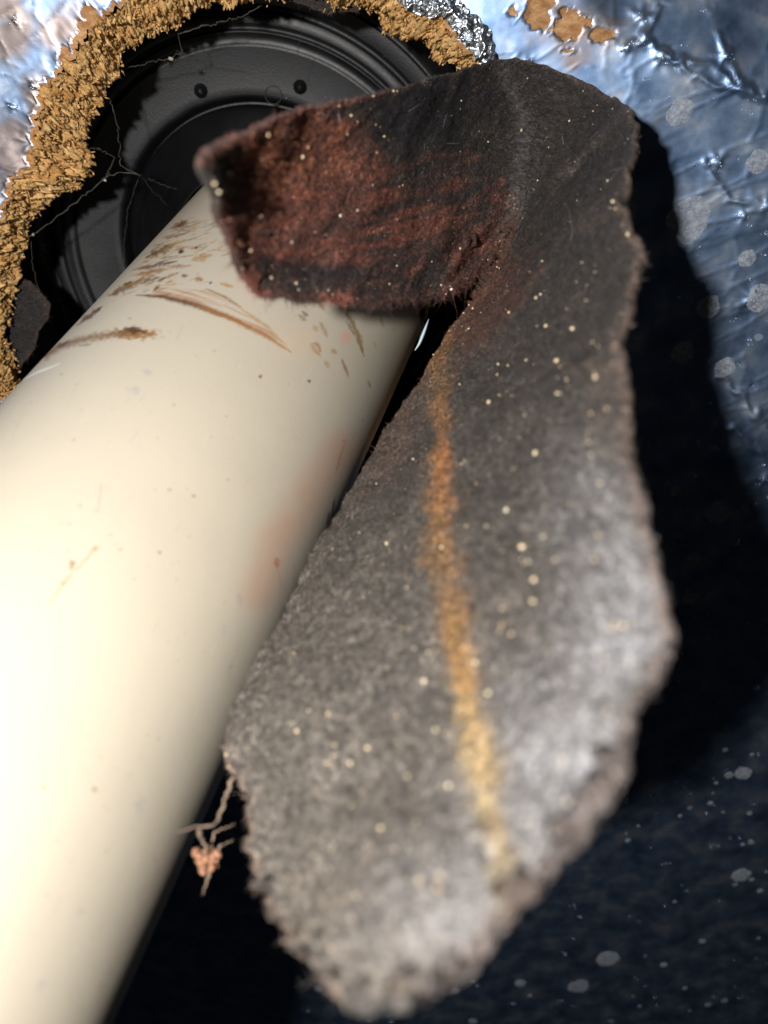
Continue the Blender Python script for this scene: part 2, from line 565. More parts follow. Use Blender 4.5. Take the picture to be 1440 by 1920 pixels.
dn = kd.noise(kd.obj(), 900, 4, .65)
kd.l(kd.ramp(dn, [(.3, (.34, .37, .42)), (.7, (.56, .60, .66))]), kd.b.inputs['Base Color'])
kd.set(Roughness=.75); kd.l(kd.ramp(kd.noise(kd.obj(), 1500, 4, .7), [(.30, (.12, .12, .12)), (.62, (.9, .9, .9))]), kd.b.inputs['Alpha'])
make_obj('dried_drops', np.concatenate(DV), np.array(DF), kd.m, deck)['kind'] = 'stuff'

pk = [(x_, y_, 2.2) for x_, y_, r_ in punct]
for _ in range(120): pk.append((rd_.uniform(1180, 1450), rd_.uniform(10, 1900), 1.0))
for _ in range(60): pk.append((rd_.uniform(360, 1100), rd_.uniform(1480, 1915), 1.5))
pc_ = []; pr_ = []
for (x_, y_, sc_) in pk:
    a0_, b0_ = plane_xy(on_plane(np.array(float(x_)), np.array(float(y_)), 0.0))
    if math.hypot(a0_, b0_) < rim_f(math.atan2(b0_, a0_)) + .002: continue
    for _ in range(int(3 + 2 * sc_)):
        pc_.append(foil_pt(np.array([a0_ + rd_.normal(0, .0004 * sc_)]), np.array([b0_ + rd_.normal(0, .0002 * sc_)]), .0001)[0]); pr_.append(rd_.uniform(.00008, .00022) * sc_ ** .5)
k = NT('pricked_foil')
k.set(Base_Color=(.82, .88, .95, 1), Metallic=1.0, Roughness=.28)
pv_, pf_ = grains(np.array(pc_), np.array(pr_), 31, .25)
make_obj('foil_pricks', pv_, pf_, k.m, deck, smooth=False)['kind'] = 'stuff'

# the board's torn edge ------------------------------------------------------
k = NT('raw_board_edge')
t = k.tint()
co = k.obj()
n1 = k.noise(co, 900, 5, 0.7); n2 = k.noise(co, 250, 3)
var = k.ramp(n1, [(0.28, (0.72, 0.66, 0.58)), (0.5, (0.98, 0.97, 0.95)), (0.72, (1.25, 1.25, 1.2))])
k.l(k.mix(1.0, t.outputs['Color'], var, 'MULTIPLY'), k.b.inputs['Base Color'])
k.set(Roughness=0.85); k.b.inputs['Specular IOR Level'].default_value = 0.2
k.l(k.bump(k.math('ADD', n1, n2), 0.0012, 0.8), k.b.inputs['Normal'])
wood_mat = k.m


def wood_color(a, b, seed=0):
    n = fbm(a, b, 50 + seed, 3); m = vnoise(a * 2.3, b * 2.3, 60 + seed)
    c = np.array([0.62, 0.285, 0.070])[None] * (1 - n.ravel()[:, None]) + np.array([0.98, 0.70, 0.34])[None] * n.ravel()[:, None]
    return c * (0.75 + 0.5 * m.ravel()[:, None])


NW = 40
wt = np.linspace(0, 1, NW)
TT = np.broadcast_to(wt[None], (NTH, NW))
Rw = rf[:, None] * (1 - wt) + rb[:, None] * wt
ARC = np.broadcast_to(arc[:, None], Rw.shape)
cd, cv = cells(ARC * 1000, TT * 9 + ARC * 130, 70)
cd2, cv2 = cells(ARC * 2300, TT * 24, 71)
mid = np.sin(np.pi * np.clip(TT, 0.02, 0.98)) ** 0.4
disp = ((cv - 0.5) * 0.0022 + (0.5 - cd) * 0.0010 + (cv2 - 0.5) * 0.0012 + (0.5 - cd2) * 0.0006 + (fbm(ARC * 260, TT * 2.2, 72, 3) - .5) * .0045)
Rw = Rw - disp * (0.25 + 0.75 * mid)
hw = -BOARD_T * TT + (cv - 0.5) * 0.0015 * mid
# close the back of the board with a wide skirt
Rw = np.concatenate([Rw, rb[:, None] + 0.02, rb[:, None] + 0.55], 1)
hw = np.concatenate([hw, np.full((NTH, 1), -BOARD_T), np.full((NTH, 1), -BOARD_T)], 1)
Wp = plane_pt(Rw * np.cos(theta)[:, None], Rw * np.sin(theta)[:, None], hw)
ARC2 = np.broadcast_to(arc[:, None], Rw.shape); T2 = np.concatenate([TT, np.ones((NTH, 2))], 1)
make_obj('board_core', Wp.reshape(-1, 3), grid_faces(NTH, NW + 2, wrap=True, flip=True), wood_mat, deck,
         color=wood_color(ARC2 * 500, T2 * 7), smooth=True)

# splinters and flakes standing off the torn edge
nf = 9000
th = RNG.uniform(-np.pi, np.pi, nf); tt = RNG.uniform(0.02, 1.0, nf) ** 0.85
rr = (rim_f(th) * (1 - tt) + rim_b(th) * tt) - RNG.normal(0.0, 0.0006, nf) - (fbm(th * .055 * 260, tt * 2.2, 72, 3) - .5) * .0045 * .8
cpos = plane_pt(rr * np.cos(th), rr * np.sin(th), -BOARD_T * tt + RNG.normal(0, 0.0003, nf))
nin = plane_pt((rr - 0.01) * np.cos(th), (rr - 0.01) * np.sin(th), -BOARD_T * tt) - cpos
nin /= np.linalg.norm(nin, axis=1, keepdims=True)
tang = np.cross(nin, RNG.normal(size=(nf, 3))); tang /= np.linalg.norm(tang, axis=1, keepdims=True)
direc = tang + nin * RNG.uniform(-0.1, 1.6, (nf, 1)); direc /= np.linalg.norm(direc, axis=1, keepdims=True)
side = np.cross(direc, nin + 0.3 * RNG.normal(size=(nf, 3))); side /= np.linalg.norm(side, axis=1, keepdims=True)
up = np.cross(direc, side)
L = (RNG.gamma(1.5, 0.00020, nf) + 0.00008)[:, None]; Wd = RNG.uniform(0.00006, 0.00034, nf)[:, None]; Th = RNG.uniform(0.00005, 0.00025, nf)[:, None]
corner = []
for sx, sy, sz in [(-1, -1, -1), (-1, 1, -1), (1, -.4, -1), (1, .4, -1), (-1, -1, 1), (-1, 1, 1), (1, -.4, 1), (1, .4, 1)]:
    corner.append(cpos + direc * L * sx * RNG.uniform(0.7, 1.2, (nf, 1)) + side * Wd * sy * RNG.uniform(0.6, 1.2, (nf, 1)) + up * Th * sz)
Vf = np.stack(corner, 1).reshape(-1, 3)
bf = np.array([(0, 1, 3, 2), (4, 6, 7, 5), (0, 4, 5, 1), (2, 3, 7, 6), (0, 2, 6, 4), (1, 5, 7, 3)])
Ff = (np.arange(nf)[:, None, None] * 8 + bf[None]).reshape(-1, 4)
cf = np.repeat(wood_color(RNG.uniform(0, 900, nf), RNG.uniform(0, 900, nf), 4) * RNG.uniform(0.7, 1.25, (nf, 1)), 8, axis=0)
fl = make_obj('wood_splinters', Vf, Ff, wood_mat, deck, color=cf, smooth=False)
fl['kind'] = 'stuff'

# crumpled strip of foil curling off the hole's upper edge, and a bright sliver low by the pipe
k = NT('bare_foil')
n = k.noise(k.obj(), 420, 4)
k.l(k.ramp(n, [(0.3, (0.42, 0.46, 0.52)), (0.7, (0.80, 0.83, 0.86))]), k.b.inputs['Base Color'])
k.set(Metallic=1.0, Roughness=0.30)
k.l(k.bump(n, 0.0008, 0.6), k.b.inputs['Normal'])
bare_foil = k.m


def foil_strip(name, path, half, lift, seed, crumple=0.0016):
    n, m = 70, 24
    s = smooth_path(np.array(path, float), n)
    tgt = np.gradient(s, axis=0); tgt /= np.linalg.norm(tgt, axis=1, keepdims=True)
    nr = np.stack([-tgt[:, 1], tgt[:, 0]], 1)
    w = np.linspace(-1, 1, m)
    hw_ = half * (0.55 + 0.6 * np.sin(np.linspace(0.15, np.pi - 0.1, n)) + 0.25 * (vnoise(np.linspace(0, 9, n), np.zeros(n), seed) - .5))
    X = s[:, 0:1] + nr[:, 0:1] * w[None] * hw_[:, None]; Y = s[:, 1:2] + nr[:, 1:2] * w[None] * hw_[:, None]
    X = X + (vnoise(X * 0.12, Y * 0.12, seed + 1) - .5) * 8; Y = Y + (vnoise(X * 0.12, Y * 0.12, seed + 2) - .5) * 8
    p = on_plane(X, Y, 0.0)
    rd = 1 - np.abs(2 * fbm(X * 0.045, Y * 0.045, seed + 3, 3) - 1)
    h = lift * (1 - 0.5 * w[None] ** 2) + rd ** 2 * crumple
    top = to_world(p + h[..., None] * NRM); bot = to_world(p + (h - 0.00012)[..., None] * NRM)
    V = np.concatenate([top.reshape(-1, 3), bot.reshape(-1, 3)])
    f1 = grid_faces(n, m); f2 = grid_faces(n, m, flip=True) + n * m
    return make_obj(name, V, np.concatenate([f1, f2]), bare_foil, deck)


foil_strip('torn_foil', [(838, 8), (862, 40), (888, 62), (905, 92), (915, 122)], 24, 0.0014, 91)
foil_strip('torn_foil', [(735, -25), (775, -2), (810, 12), (845, 8)], 22, 0.0009, 97)

# ------------------------------------------------------------------ black plastic pipe boot
k = NT('black_plastic')
co = k.obj()
gn = k.noise(co, 2600, 3); gd = k.noise(co, 160, 4)
k.l(k.ramp(gd, [(0.3, (0.005, 0.0053, 0.0068)), (0.75, (0.0095, 0.010, 0.0128))]), k.b.inputs['Base Color'])
k.l(k.math('ADD', k.math('MULTIPLY', gd, 0.2), 0.34), k.b.inputs['Roughness'])
k.b.inputs['Specular IOR Level'].default_value = 0.5
k.l(k.bump(gn, 0.0002, 0.25), k.b.inputs['Normal'])
plastic = k.m

bc = on_plane(np.array(485.), np.array(465.), BOOT_D)
S = -bc[2] / 0.225
boot = empty('pipe_boot', to_world(bc))
tag(boot, 'black moulded plastic pipe boot with concentric ridges behind the hole in the foil board', 'pipe boot')


def lathe(name, prof, nseg=260, center=bc, parent=boot, mat=plastic, shift=None):
    prof = np.array(prof, float) / 1000 * S
    a = np.linspace(0, 2 * np.pi, nseg, endpoint=False)
    P = center[None, None] + prof[None, :, 0, None] * (np.cos(a)[:, None, None] * EX + np.sin(a)[:, None, None] * EY) + prof[None, :, 1, None] * NRM
    if shift is not None:
        P = P + shift(prof)[None]
    return make_obj(name, to_world(P).reshape(-1, 3), grid_faces(nseg, len(prof), wrap=True), mat, parent)


lathe('moulded_ring', [(35.2, -6), (35.4, -1.2), (35.9, -0.3), (36.6, 0), (38, 0.15), (46.6, 0.75), (47.0, 0.9), (47.2, 0.75), (49.2, 0.95), (49.6, 1.6), (49.9, 1.65), (50.2, 0.3), (50.9, 0.3),
                       (51.2, 1.7), (51.6, 1.85), (53.6, 2.1), (53.9, 1.9), (54.1, 0.5), (55.0, 0.5), (55.3, 2.2), (55.7, 2.4), (58.4, 2.9), (59.0, 3.0)])
lathe('flange', [(59.0, 3.0), (59.3, 2.6), (60, 2.4), (62, 5), (65, 14), (68, 24), (74, 33), (90, 36.5), (150, 37), (260, 37)])
na_ = 260
aa = np.linspace(0, 2 * np.pi, na_, endpoint=False)
circ0 = bc + S * 0.0344 * (np.cos(aa)[:, None] * EX + np.sin(aa)[:, None] * EY)
PIPE_C0 = np.array([-0.0647185, -0.06096543, -0.0922741])
px_ = EX - pipe_dir * (EX @ pipe_dir); px_ /= np.linalg.norm(px_); py_ = np.cross(pipe_dir, px_)
if py_ @ EY < 0: py_ = -py_
circ1 = PIPE_C0 + pipe_dir * 0.158 + 0.0305 * (np.cos(aa)[:, None] * px_ + np.sin(aa)[:, None] * py_)
rows = [circ0 - NRM * 0.006 + 0.0, circ0 * 1.0 + (bc - circ0) * 0.02 - NRM * 0.0062]
for f_, dz_ in [(0.03, -.0035), (0.06, -.002), (0.12, -.0035), (0.25, -.006), (0.4, -.007), (0.55, -.0065), (0.7, -.005), (0.85, -.0025), (0.97, -.0003), (1.0, 0.0)]:
    rows.append(circ0 * (1 - f_) + circ1 * f_ + NRM * dz_)
rows.append(circ1 * 1.0 + pipe_dir * 0.004)
make_obj('collar', to_world(np.stack(rows, 1)).reshape(-1, 3), grid_faces(na_, len(rows), wrap=True), plastic, boot)


kk = NT('polished_plastic'); kk.set(Base_Color=(.010, .0105, .012, 1), Roughness=.22)
shiny = kk.m


def stud(px, py):
    c = on_plane(np.array(float(px)), np.array(float(py)), BOOT_D)
    c = c + NRM * 0.0004
    return lathe('stud', mat=shiny, prof= [(1.75, -0.6), (1.62, 0.25), (1.3, 0.42), (1.2, 0.75), (1.1, 1.15), (0.85, 1.5), (0.5, 1.72), (0.02, 1.8)], nseg=28, center=c)


stud(377, 170); stud(563, 163)
c = on_plane(np.array(513.), np.array(178.), BOOT_D) + NRM * 0.00045
a = np.linspace(0, 2 * np.pi, 41)
tv, tq = tube([to_world(c + 0.0021 * (np.cos(a)[:, None] * EX + np.sin(a)[:, None] * EY))], [0.00014], 5)
make_obj('moulding_mark', tv, tq, plastic, boot)
# pale dust flecks and short fibres lying on the boot
nd = 260
an = RNG.uniform(0, 2 * np.pi, nd); rr = S * np.sqrt(RNG.uniform(0.036 ** 2, 0.058 ** 2, nd))
dc = to_world(bc + rr[:, None] * (np.cos(an)[:, None] * EX + np.sin(an)[:, None] * EY) + NRM * 0.0024 * sstep(0.047 * S, 0.055 * S, rr)[:, None] + NRM * 0.0006)
fleck = plain('pale_fleck', (0.45, 0.40, 0.32), 0.8)
v, fc = grains(dc, RNG.gamma(2, 0.00003, nd) + 0.00002, 3)
make_obj('dust_flecks', v, fc, fleck, boot)['kind'] = 'stuff'

# ------------------------------------------------------------------ cream vent pipe
R_PIPE = 0.030
d_cam = pipe_dir
C0 = np.array([-0.0647185, -0.06096543, -0.0922741])         # nearest axis point, camera axes
top_t = 0.168
bot_t = -0.75
e1 = -C0 / np.linalg.norm(C0); e1 = e1 - d_cam * (e1 @ d_cam); e1 /= np.linalg.norm(e1)
e2 = np.cross(d_cam, e1)

k = NT('cream_pvc')
t = k.tint(); co = k.obj()
n = k.noise(co, 3000, 3)
k.l(t.outputs['Color'], k.b.inputs['Base Color'])
k.set(Roughness=0.42); k.b.inputs['Specular IOR Level'].default_value = 0.35
k.l(k.bump(k.math('ADD', n, k.noise(co, 300, 3)), 0.00012, 0.25), k.b.inputs['Normal'])
pvc = k.m


def cyl(tv, av, r=R_PIPE):
    T, Aa = np.meshgrid(tv, av, indexing='ij')
    return C0 + T[..., None] * d_cam + r * (np.cos(Aa)[..., None] * e1 + np.sin(Aa)[..., None] * e2)


na, nt = 420, 760
fa = np.radians(100)
av = np.concatenate([np.linspace(-fa, fa, na), np.linspace(fa, 2 * np.pi - fa, 60)[1:-1]])
tv_ = np.concatenate([np.linspace(bot_t, -0.06, 14)[:-1], np.linspace(-0.06, top_t, nt)])
Pc = cyl(tv_, av)
X, Y = project(to_world(Pc))
vis = (np.cos(av)[None, :] > 0.1) & (tv_[:, None] > -0.06)
base = np.array([0.575, 0.515, 0.41])
col = np.broadcast_to(base, X.shape + (3,)).copy()
lx = (np.broadcast_to(tv_[:, None], X.shape)) * 1000; ly = np.broadcast_to(av[None, :], X.shape) * 30
col *= (0.97 + 0.06 * fbm(lx * 0.12, ly * 0.12, 80, 3))[..., None]


def paint(mask, c, op=1.0):
    m = np.clip(mask * op, 0, 1)[..., None] * vis[..., None]
    col[:] = col * (1 - m) + np.array(c) * m


streak = fbm(X * 0.06 + Y * 0.02, Y * 0.35 - X * 0.12, 81, 4)
grain = fbm(X * 0.25, Y * 0.25, 82, 3)


def stroke(pts, w, c, op=0.9, rough=0.5, taper=True, soft=0.95):
    lo = np.min(pts, 0) - 4 * w - 10; hi = np.max(pts, 0) + 4 * w + 10
    b = (X > lo[0]) & (X < hi[0]) & (Y > lo[1]) & (Y < hi[1]) & vis
    if not b.any(): return
    xs, ys = X[b], Y[b]
    d, s = seg_dist(xs, ys, pts)
    ww = w * (np.sin(np.pi * np.clip(s, 0.03, 0.97)) ** 0.7 if taper else 1.0)
    m = sstep(1.0 + soft, 1.0 - soft, d / (ww + 1e-6) + (grain[b] - 0.5) * rough * 3)
    m = np.clip(m * op, 0, 1)[:, None]
    col[b] = col[b] * (1 - m) + np.array(c) * m


DK = (0.11, 0.052, 0.022); BR = (0.28, 0.135, 0.05); TN = (0.45, 0.26, 0.10); GR = (0.42, 0.38, 0.33)
# fan shaped scrape under the dark line
poly_d, _ = seg_dist(X, Y, [(255, 553), (304, 556), (366, 572), (427, 594), (500, 630), (545, 660)])
top_y = np.interp(X, [285, 300, 390, 451, 500, 545], [550, 536, 545, 576, 615, 657])
bot_y = np.interp(X, [255, 304, 366, 427, 500, 545], [553, 556, 572, 594, 630, 660])
fan = ((Y > top_y) & (Y < bot_y) & (X > 285) & (X < 545)).astype(float)
sl = fbm(X * 0.010 + Y * 0.010, (Y - bot_y) * 0.22, 83, 3)
paint(fan * sstep(0.30, 0.75, sl), (0.44, 0.22, 0.12), 0.75)
stroke([(255, 553), (304, 556), (366, 572), (427, 594), (470, 613)], 4.6, DK, 0.95, 0.35)
stroke([(360, 570), (427, 594), (500, 630), (546, 661)], 4.5, (0.36, 0.16, 0.05), 0.9, 0.4)
stroke([(385, 541), (420, 556), (455, 578)], 2.5, BR, 0.8)
stroke([(450, 578), (500, 612), (540, 652)], 3, TN, 0.7)
stroke([(288, 545), (300, 533)], 3, DK, 0.9)
# blotch and tail
e = np.hypot((X - 252) / 52, (Y - 626) / 13) + (grain - 0.5) * 1.0 + (streak - 0.5) * 0.9
paint(sstep(1.05, 0.5, e), (0.30, 0.15, 0.045), 0.95)
e = np.hypot((X - 246) / 27, (Y - 620) / 9) + (grain - 0.5) * 1.1 + (streak - 0.5)
paint(sstep(1.0, 0.5, e), (0.10, 0.045, 0.018), 0.95)
stroke([(235, 625), (200, 628), (167, 634), (130, 644), (106, 652), (86, 667)], 6, (0.22, 0.12, 0.05), 0.85, 0.7, False)
stroke([(128, 640), (105, 652)], 3, DK, 0.8); stroke([(150, 648), (172, 645)], 2.2, (0.2, 0.17, 0.18), 0.7)
# rubbed scuffs near the hole
for (a_, b_, w, c, op) in [((274, 483), (329, 457), 6, DK, .9), ((320, 428), (354, 416), 6, BR, .85), ((330, 425), (350, 413), 3, DK, .8), ((249, 506), (332, 490), 3.4, DK, .85),
                           ((259, 515), (312, 504), 5, BR, .85), ((205, 555), (262, 526), 5, DK, .85), ((215, 545), (292, 516), 4.4, BR, .75), ((145, 610), (191, 575), 4, DK, .95),
                           ((304, 446), (352, 437), 2.6, BR, .7), ((316, 462), (354, 448), 2.6, TN, .8), ((358, 488), (398, 478), 5, TN, .75), ((310, 500), (360, 498), 3, BR, .7),
                           ((340, 440), (356, 434), 2, BR, .6), ((300, 470), (345, 460), 2, TN, .7), ((352, 466), (392, 460), 4, TN, .4), ((265, 532), (300, 519), 3, DK, .75), ((305, 523), (335, 511), 3, BR, .75),
                           ((294, 528), (312, 520), 3, DK, .8), ((366, 521), (380, 526), 4, BR, .85), ((412, 531), (438, 538), 3, TN, .9), ((340, 516), (352, 518), 3, DK, .8), ((228, 536), (250, 528), 3, DK, .8)]:
    stroke([a_, b_], w, c, op, 0.8)
rs = random.Random(5)
for i in range(95):
    y = rs.uniform(415, 560); xe = 375 - (y - 355) * 0.93 + 8
    x = xe + abs(rs.gauss(0, 75)); ln = rs.uniform(8, 45)
    if x > 430: continue
    a0 = math.radians(rs.gauss(-18, 9))
    stroke([(x, y), (x + ln * math.cos(a0), y + ln * math.sin(a0))], rs.uniform(0.7, 2.0), rs.choice([DK, BR, TN, BR, TN]), rs.uniform(.25, .7), 0.9)
for (x, y, r_, c_) in [(340, 472, 4.5, (.02, .01, .01)), (368, 464, 2.5, (.05, .02, .02)), (395, 531, 3, (.03, .02, .02)), (243, 597, 3, GR), (300, 1036, 3.0, (.12, .10, .10)),
                       (135, 1057, 5, (.30, .18, .08)), (133, 1064, 4, (.35, .22, .1)), (118, 1094, 4.5, (.4, .28, .15)), (124, 1080, 3, GR), (150, 948, 3.5, GR), (178, 1029, 3.5, TN), (227, 1030, 3, TN),
                       (73, 1031, 3, TN), (363, 930, 3.5, TN), (326, 759, 3, GR), (177, 1480, 4, BR), (84, 1476, 4, TN), (130, 981, 2.5, GR), (580, 715, 3, (.12, .1, .1)), (488, 706, 3, BR)]:
    e = np.hypot(X - x, Y - y) / r_ + (grain - .5) * 1.2
    paint(sstep(1.3, 0.7, e), c_, 0.9)
for i in range(16):
    tq_ = i / 15
    e = np.hypot(X - (190 - 7 * tq_), Y - (910 + 50 * tq_)) / (1.6 + rs.random()); paint(sstep(1.3, .7, e), GR, 0.6)
stroke([(177, 1029), (150, 1062), (120, 1092), (90, 1137)], 1.6, TN, 0.6, 0.9, False)
stroke([(345, 606), (330, 640)], 2.5, GR, 0.35, 1.2)
for (x, y, rx, ry) in [(280, 698, 14, 5), (250, 732, 14, 6), (450, 1120, 8, 16), (260, 1508, 9, 22), (420, 1180, 6, 12), (75, 1850, 8, 16), (150, 1710, 12, 8)]:
    e = np.hypot((X - x) / rx, (Y - y) / ry) + (fbm(X * 0.15, Y * .15, 88, 2) - .5) * 2.4; paint(sstep(1.0, .3, e), (.36, .35, .38), 0.40)
for i in range(110):
    x = rs.uniform(0, 700); y = rs.uniform(650, 1850); L_ = rs.uniform(20, 110)
    stroke([(x, y), (x + L_ * .47 + rs.gauss(0, 6), y - L_ * .88)], rs.uniform(.5, 1.1), rs.choice([(.50, .45, .36), (.66, .61, .5), (.47, .42, .33)]), rs.uniform(.25, .6), 1.2)
for i in range(260):
    x = rs.uniform(0, 780); y = rs.uniform(560, 1900)
    e = np.hypot(X - x, Y - y) / rs.uniform(0.9, 2.4) + (grain - .5); paint(sstep(1.3, .6, e), rs.choice([GR, TN, GR, BR]), rs.uniform(.25, .75))
stroke([(35, 716), (70, 698), (112, 682)], 1.6, (.92, .9, .86), 0.9, 0.1)
# marks beside the flap
for (pts, w, c_, op) in [([(642, 575), (660, 605), (673, 635), (682, 668)], 4.5, (.28, .17, .06), .85), ([(600, 570), (607, 582)], 3, BR, .5), ([(560, 590), (574, 602)], 4, BR, .6), ([(566, 584), (578, 592)], 3, DK, .7),
                         ([(600, 603), (614, 632)], 4, BR, .5), ([(582, 645), (590, 655), (602, 668)], 3.5, TN, .8), ([(582, 645), (594, 644), (603, 662)], 2.4, BR, .7), ([(620, 655), (632, 662)], 4, TN, .8),
                         ([(640, 671), (654, 708)], 2.5, BR, .8), ([(689, 712), (696, 728)], 2.5, BR, .7), ([(712, 592), (720, 614)], 3, TN, .6), ([(700, 640), (706, 656)], 2, TN, .5), ([(608, 676), (618, 690)], 3.4, TN, .6),
                         ([(648, 600), (668, 634)], 2.4, DK, .5), ([(588, 610), (596, 622)], 4, TN, .6), ([(518, 1044), (520, 1066)], 4, (.42, .14, .04), .85), ([(521, 1066), (527, 1100)], 1.5, (.5, .3, .2), .6),
                         ([(648, 826), (640, 850), (628, 892)], 1.8, (.55, .10, .10), .75), ([(648, 826), (641, 828)], 2, (.55, .1, .1), .7), ([(627, 935), (622, 975)], 2, (.12, .06, .06), .9), ([(618, 960), (614, 985)], 3, (.1, .06, .06), .7)]:
    stroke(pts, w, c_, op, 0.6)
d, s = seg_dist(X, Y, [(640, 840), (609, 890), (560, 955), (520, 1010), (485, 1110)])
paint(sstep(1.4, 0.1, d / 42) * (0.4 + 0.6 * fbm(X * 0.02, Y * 0.02, 90, 3)), (0.62, 0.35, 0.24), 0.7)
e = np.hypot((X - 649) / 14, (Y - 633) / 16); paint(sstep(1.2, 0.2, e), (.72, .36, .26), .6)
e = np.hypot((X - 560) / 60, (Y - 640) / 40); paint(sstep(1.2, 0.2, e), (.76, .5, .33), .25)

allP = to_world(Pc)
nT, nA = X.shape
Vp = allP.reshape(-1, 3)
Fp = grid_faces(nT, nA)
Fw = np.stack([np.arange(nT - 1) * nA + nA - 1, (np.arange(nT - 1) + 1) * nA + nA - 1, (np.arange(nT - 1) + 1) * nA, np.arange(nT - 1) * nA], 1)
pipe_o = to_world(C0 + d_cam * bot_t)
pipe = make_obj('vent_pipe', Vp, np.concatenate([Fp, Fw]), pvc, None, color=col.reshape(-1, 3), origin=pipe_o)
tag(pipe, 'cream plastic vent pipe with brown scuffs and stains rising through the hole', 'pipe')
# inner wall and the sawn top rim
ai = np.linspace(0, 2 * np.pi, 97)[:-1]
ring_in = np.stack([to_world(cyl(np.array([t_]), ai, r_)[0]) for t_, r_ in ((top_t, R_PIPE), (top_t, R_PIPE - .0035), (top_t - .15, R_PIPE - .0035), (bot_t, R_PIPE - .0035), (bot_t, R_PIPE))], 1)
make_obj('bore', ring_in.reshape(-1, 3), grid_faces(96, 5, wrap=True), plain('plain_pvc', (.60, .535, .405), .45, 0, .35, 200, .03), pipe)

# ------------------------------------------------------------------ the folded felt flap
felt = felt_material('old_felt')
OUTER = [(386, 304, 0.084, 0), (408, 288, 0.0867, 0.02), (450, 255, 0.092, 0.06), (520, 222, 0.101, 0.12), (600, 200, 0.1112, 0.18), (690, 180, 0.123, 0.25), (780, 155, 0.135, 0.31), (860, 135, 0.147, 0.37), (925, 110, 0.157, 0.42), (960, 107, 0.159, 0.45), (1020, 118, 0.161, 0.48), (1080, 145, 0.158, 0.505), (1140, 178, 0.155, 0.53), (1182, 207, 0.1387, 0.55), (1193, 240, 0.1268, 0.565), (1185, 300, 0.1202, 0.585), (1172, 345, 0.1107, 0.6), (1155, 375, 0.1085, 0.61), (1170, 410, 0.1044, 0.62), (1190, 445, 0.1004, 0.63), (1198, 480, 0.0964, 0.64), (1187, 560, 0.0913, 0.66), (1182, 600, 0.0888, 0.67), (1160, 640, 0.0861, 0.68), (1165, 700, 0.083, 0.695), (1168, 770, 0.08, 0.71), (1173, 850, 0.0759, 0.73), (1180, 905, 0.0732, 0.745), (1190, 950, 0.0713, 0.755), (1206, 1000, 0.0687, 0.77), (1225, 1070, 0.0661, 0.785), (1236, 1130, 0.0645, 0.8), (1238, 1200, 0.0628, 0.815), (1217, 1272, 0.0611, 0.83), (1182, 1318, 0.0593, 0.845), (1160, 1390, 0.0582, 0.86), (1146, 1438, 0.0574, 0.87), (1093, 1506, 0.056, 0.89), (1064, 1554, 0.0552, 0.9), (998, 1640, 0.0541, 0.925), (950, 1678, 0.0536, 0.94), (922, 1736, 0.0533, 0.955), (874, 1794, 0.0529, 0.97), (827, 1827, 0.0525, 0.985), (770, 1860, 0.0521, 1.0)]
INNER = [(382, 312, 0.084, 0), (390, 332, 0.0855, 0.015), (396, 352, 0.087, 0.03), (408, 385, 0.09, 0.06), (412, 420, 0.0935, 0.09), (430, 450, 0.097, 0.12), (440, 490, 0.1001, 0.145), (468, 525, 0.1032, 0.17), (500, 550, 0.107, 0.2), (560, 560, 0.1135, 0.24), (650, 566, 0.12, 0.28), (720, 571, 0.1265, 0.32), (770, 562, 0.133, 0.36), (800, 552, 0.1366, 0.385), (822, 556, 0.1394, 0.405), (850, 540, 0.143, 0.43), (885, 517, 0.1485, 0.46), (912, 497, 0.153, 0.485), (922, 492, 0.1528, 0.5), (907, 525, 0.1525, 0.52), (890, 552, 0.1522, 0.535), (850, 612, 0.1508, 0.57), (800, 686, 0.149, 0.6), (750, 772, 0.1452, 0.635), (700, 850, 0.142, 0.665), (650, 930, 0.137, 0.69), (610, 1000, 0.132, 0.715), (570, 1062, 0.127, 0.74), (520, 1150, 0.12, 0.765), (470, 1240, 0.113, 0.79), (432, 1330, 0.1069, 0.815), (416, 1400, 0.102, 0.835), (428, 1450, 0.0983, 0.85), (450, 1490, 0.0959, 0.86), (457, 1570, 0.091, 0.88), (475, 1640, 0.086, 0.9), (500, 1702, 0.081, 0.92), (550, 1768, 0.073, 0.945), (600, 1802, 0.0685, 0.96), (632, 1846, 0.064, 0.975), (648, 1868, 0.0616, 0.988), (690, 1876, 0.058, 1.0)]
Ns, Nm = 760, 190
S_ = np.linspace(0, 1, Ns)
# walk evenly along the true outline, not along the parameter
fine = np.linspace(0, 1, 4000)
O = np.array(OUTER); I = np.array(INNER)
lo_ = np.hypot(np.gradient(np.interp(fine, O[:, 3], O[:, 0])), np.gradient(np.interp(fine, O[:, 3], O[:, 1])))
li_ = np.hypot(np.gradient(np.interp(fine, I[:, 3], I[:, 0])), np.gradient(np.interp(fine, I[:, 3], I[:, 1])))
cum = np.cumsum(np.maximum(lo_, li_) + 0.02); cum = (cum - cum[0]) / (cum[-1] - cum[0])
S_ = np.interp(np.linspace(0, 1, Ns), cum, fine)


def chain(K, seed, amp):
    c = [np.interp(S_, K[:, 3], K[:, j]) for j in range(3)]
    for j in (2,):
        for _ in range(220): c[j][1:-1] = .25 * c[j][:-2] + .5 * c[j][1:-1] + .25 * c[j][2:]
    for j in (0, 1):
        for _ in range(1): c[j][1:-1] = .25 * c[j][:-2] + .5 * c[j][1:-1] + .25 * c[j][2:]
    tx = np.gradient(c[0]); ty = np.gradient(c[1]); l = np.hypot(tx, ty) + 1e-9
    ln = np.cumsum(l)
    jg = (fbm(ln / 26, ln * 0, seed, 3) - 0.5) * 2 * amp + (vnoise(ln / 7, ln * 0 + 4, seed + 3) - .5) * amp * 0.9
    return c[0], c[1], c[2], ln, -ty / l * jg, tx / l * jg


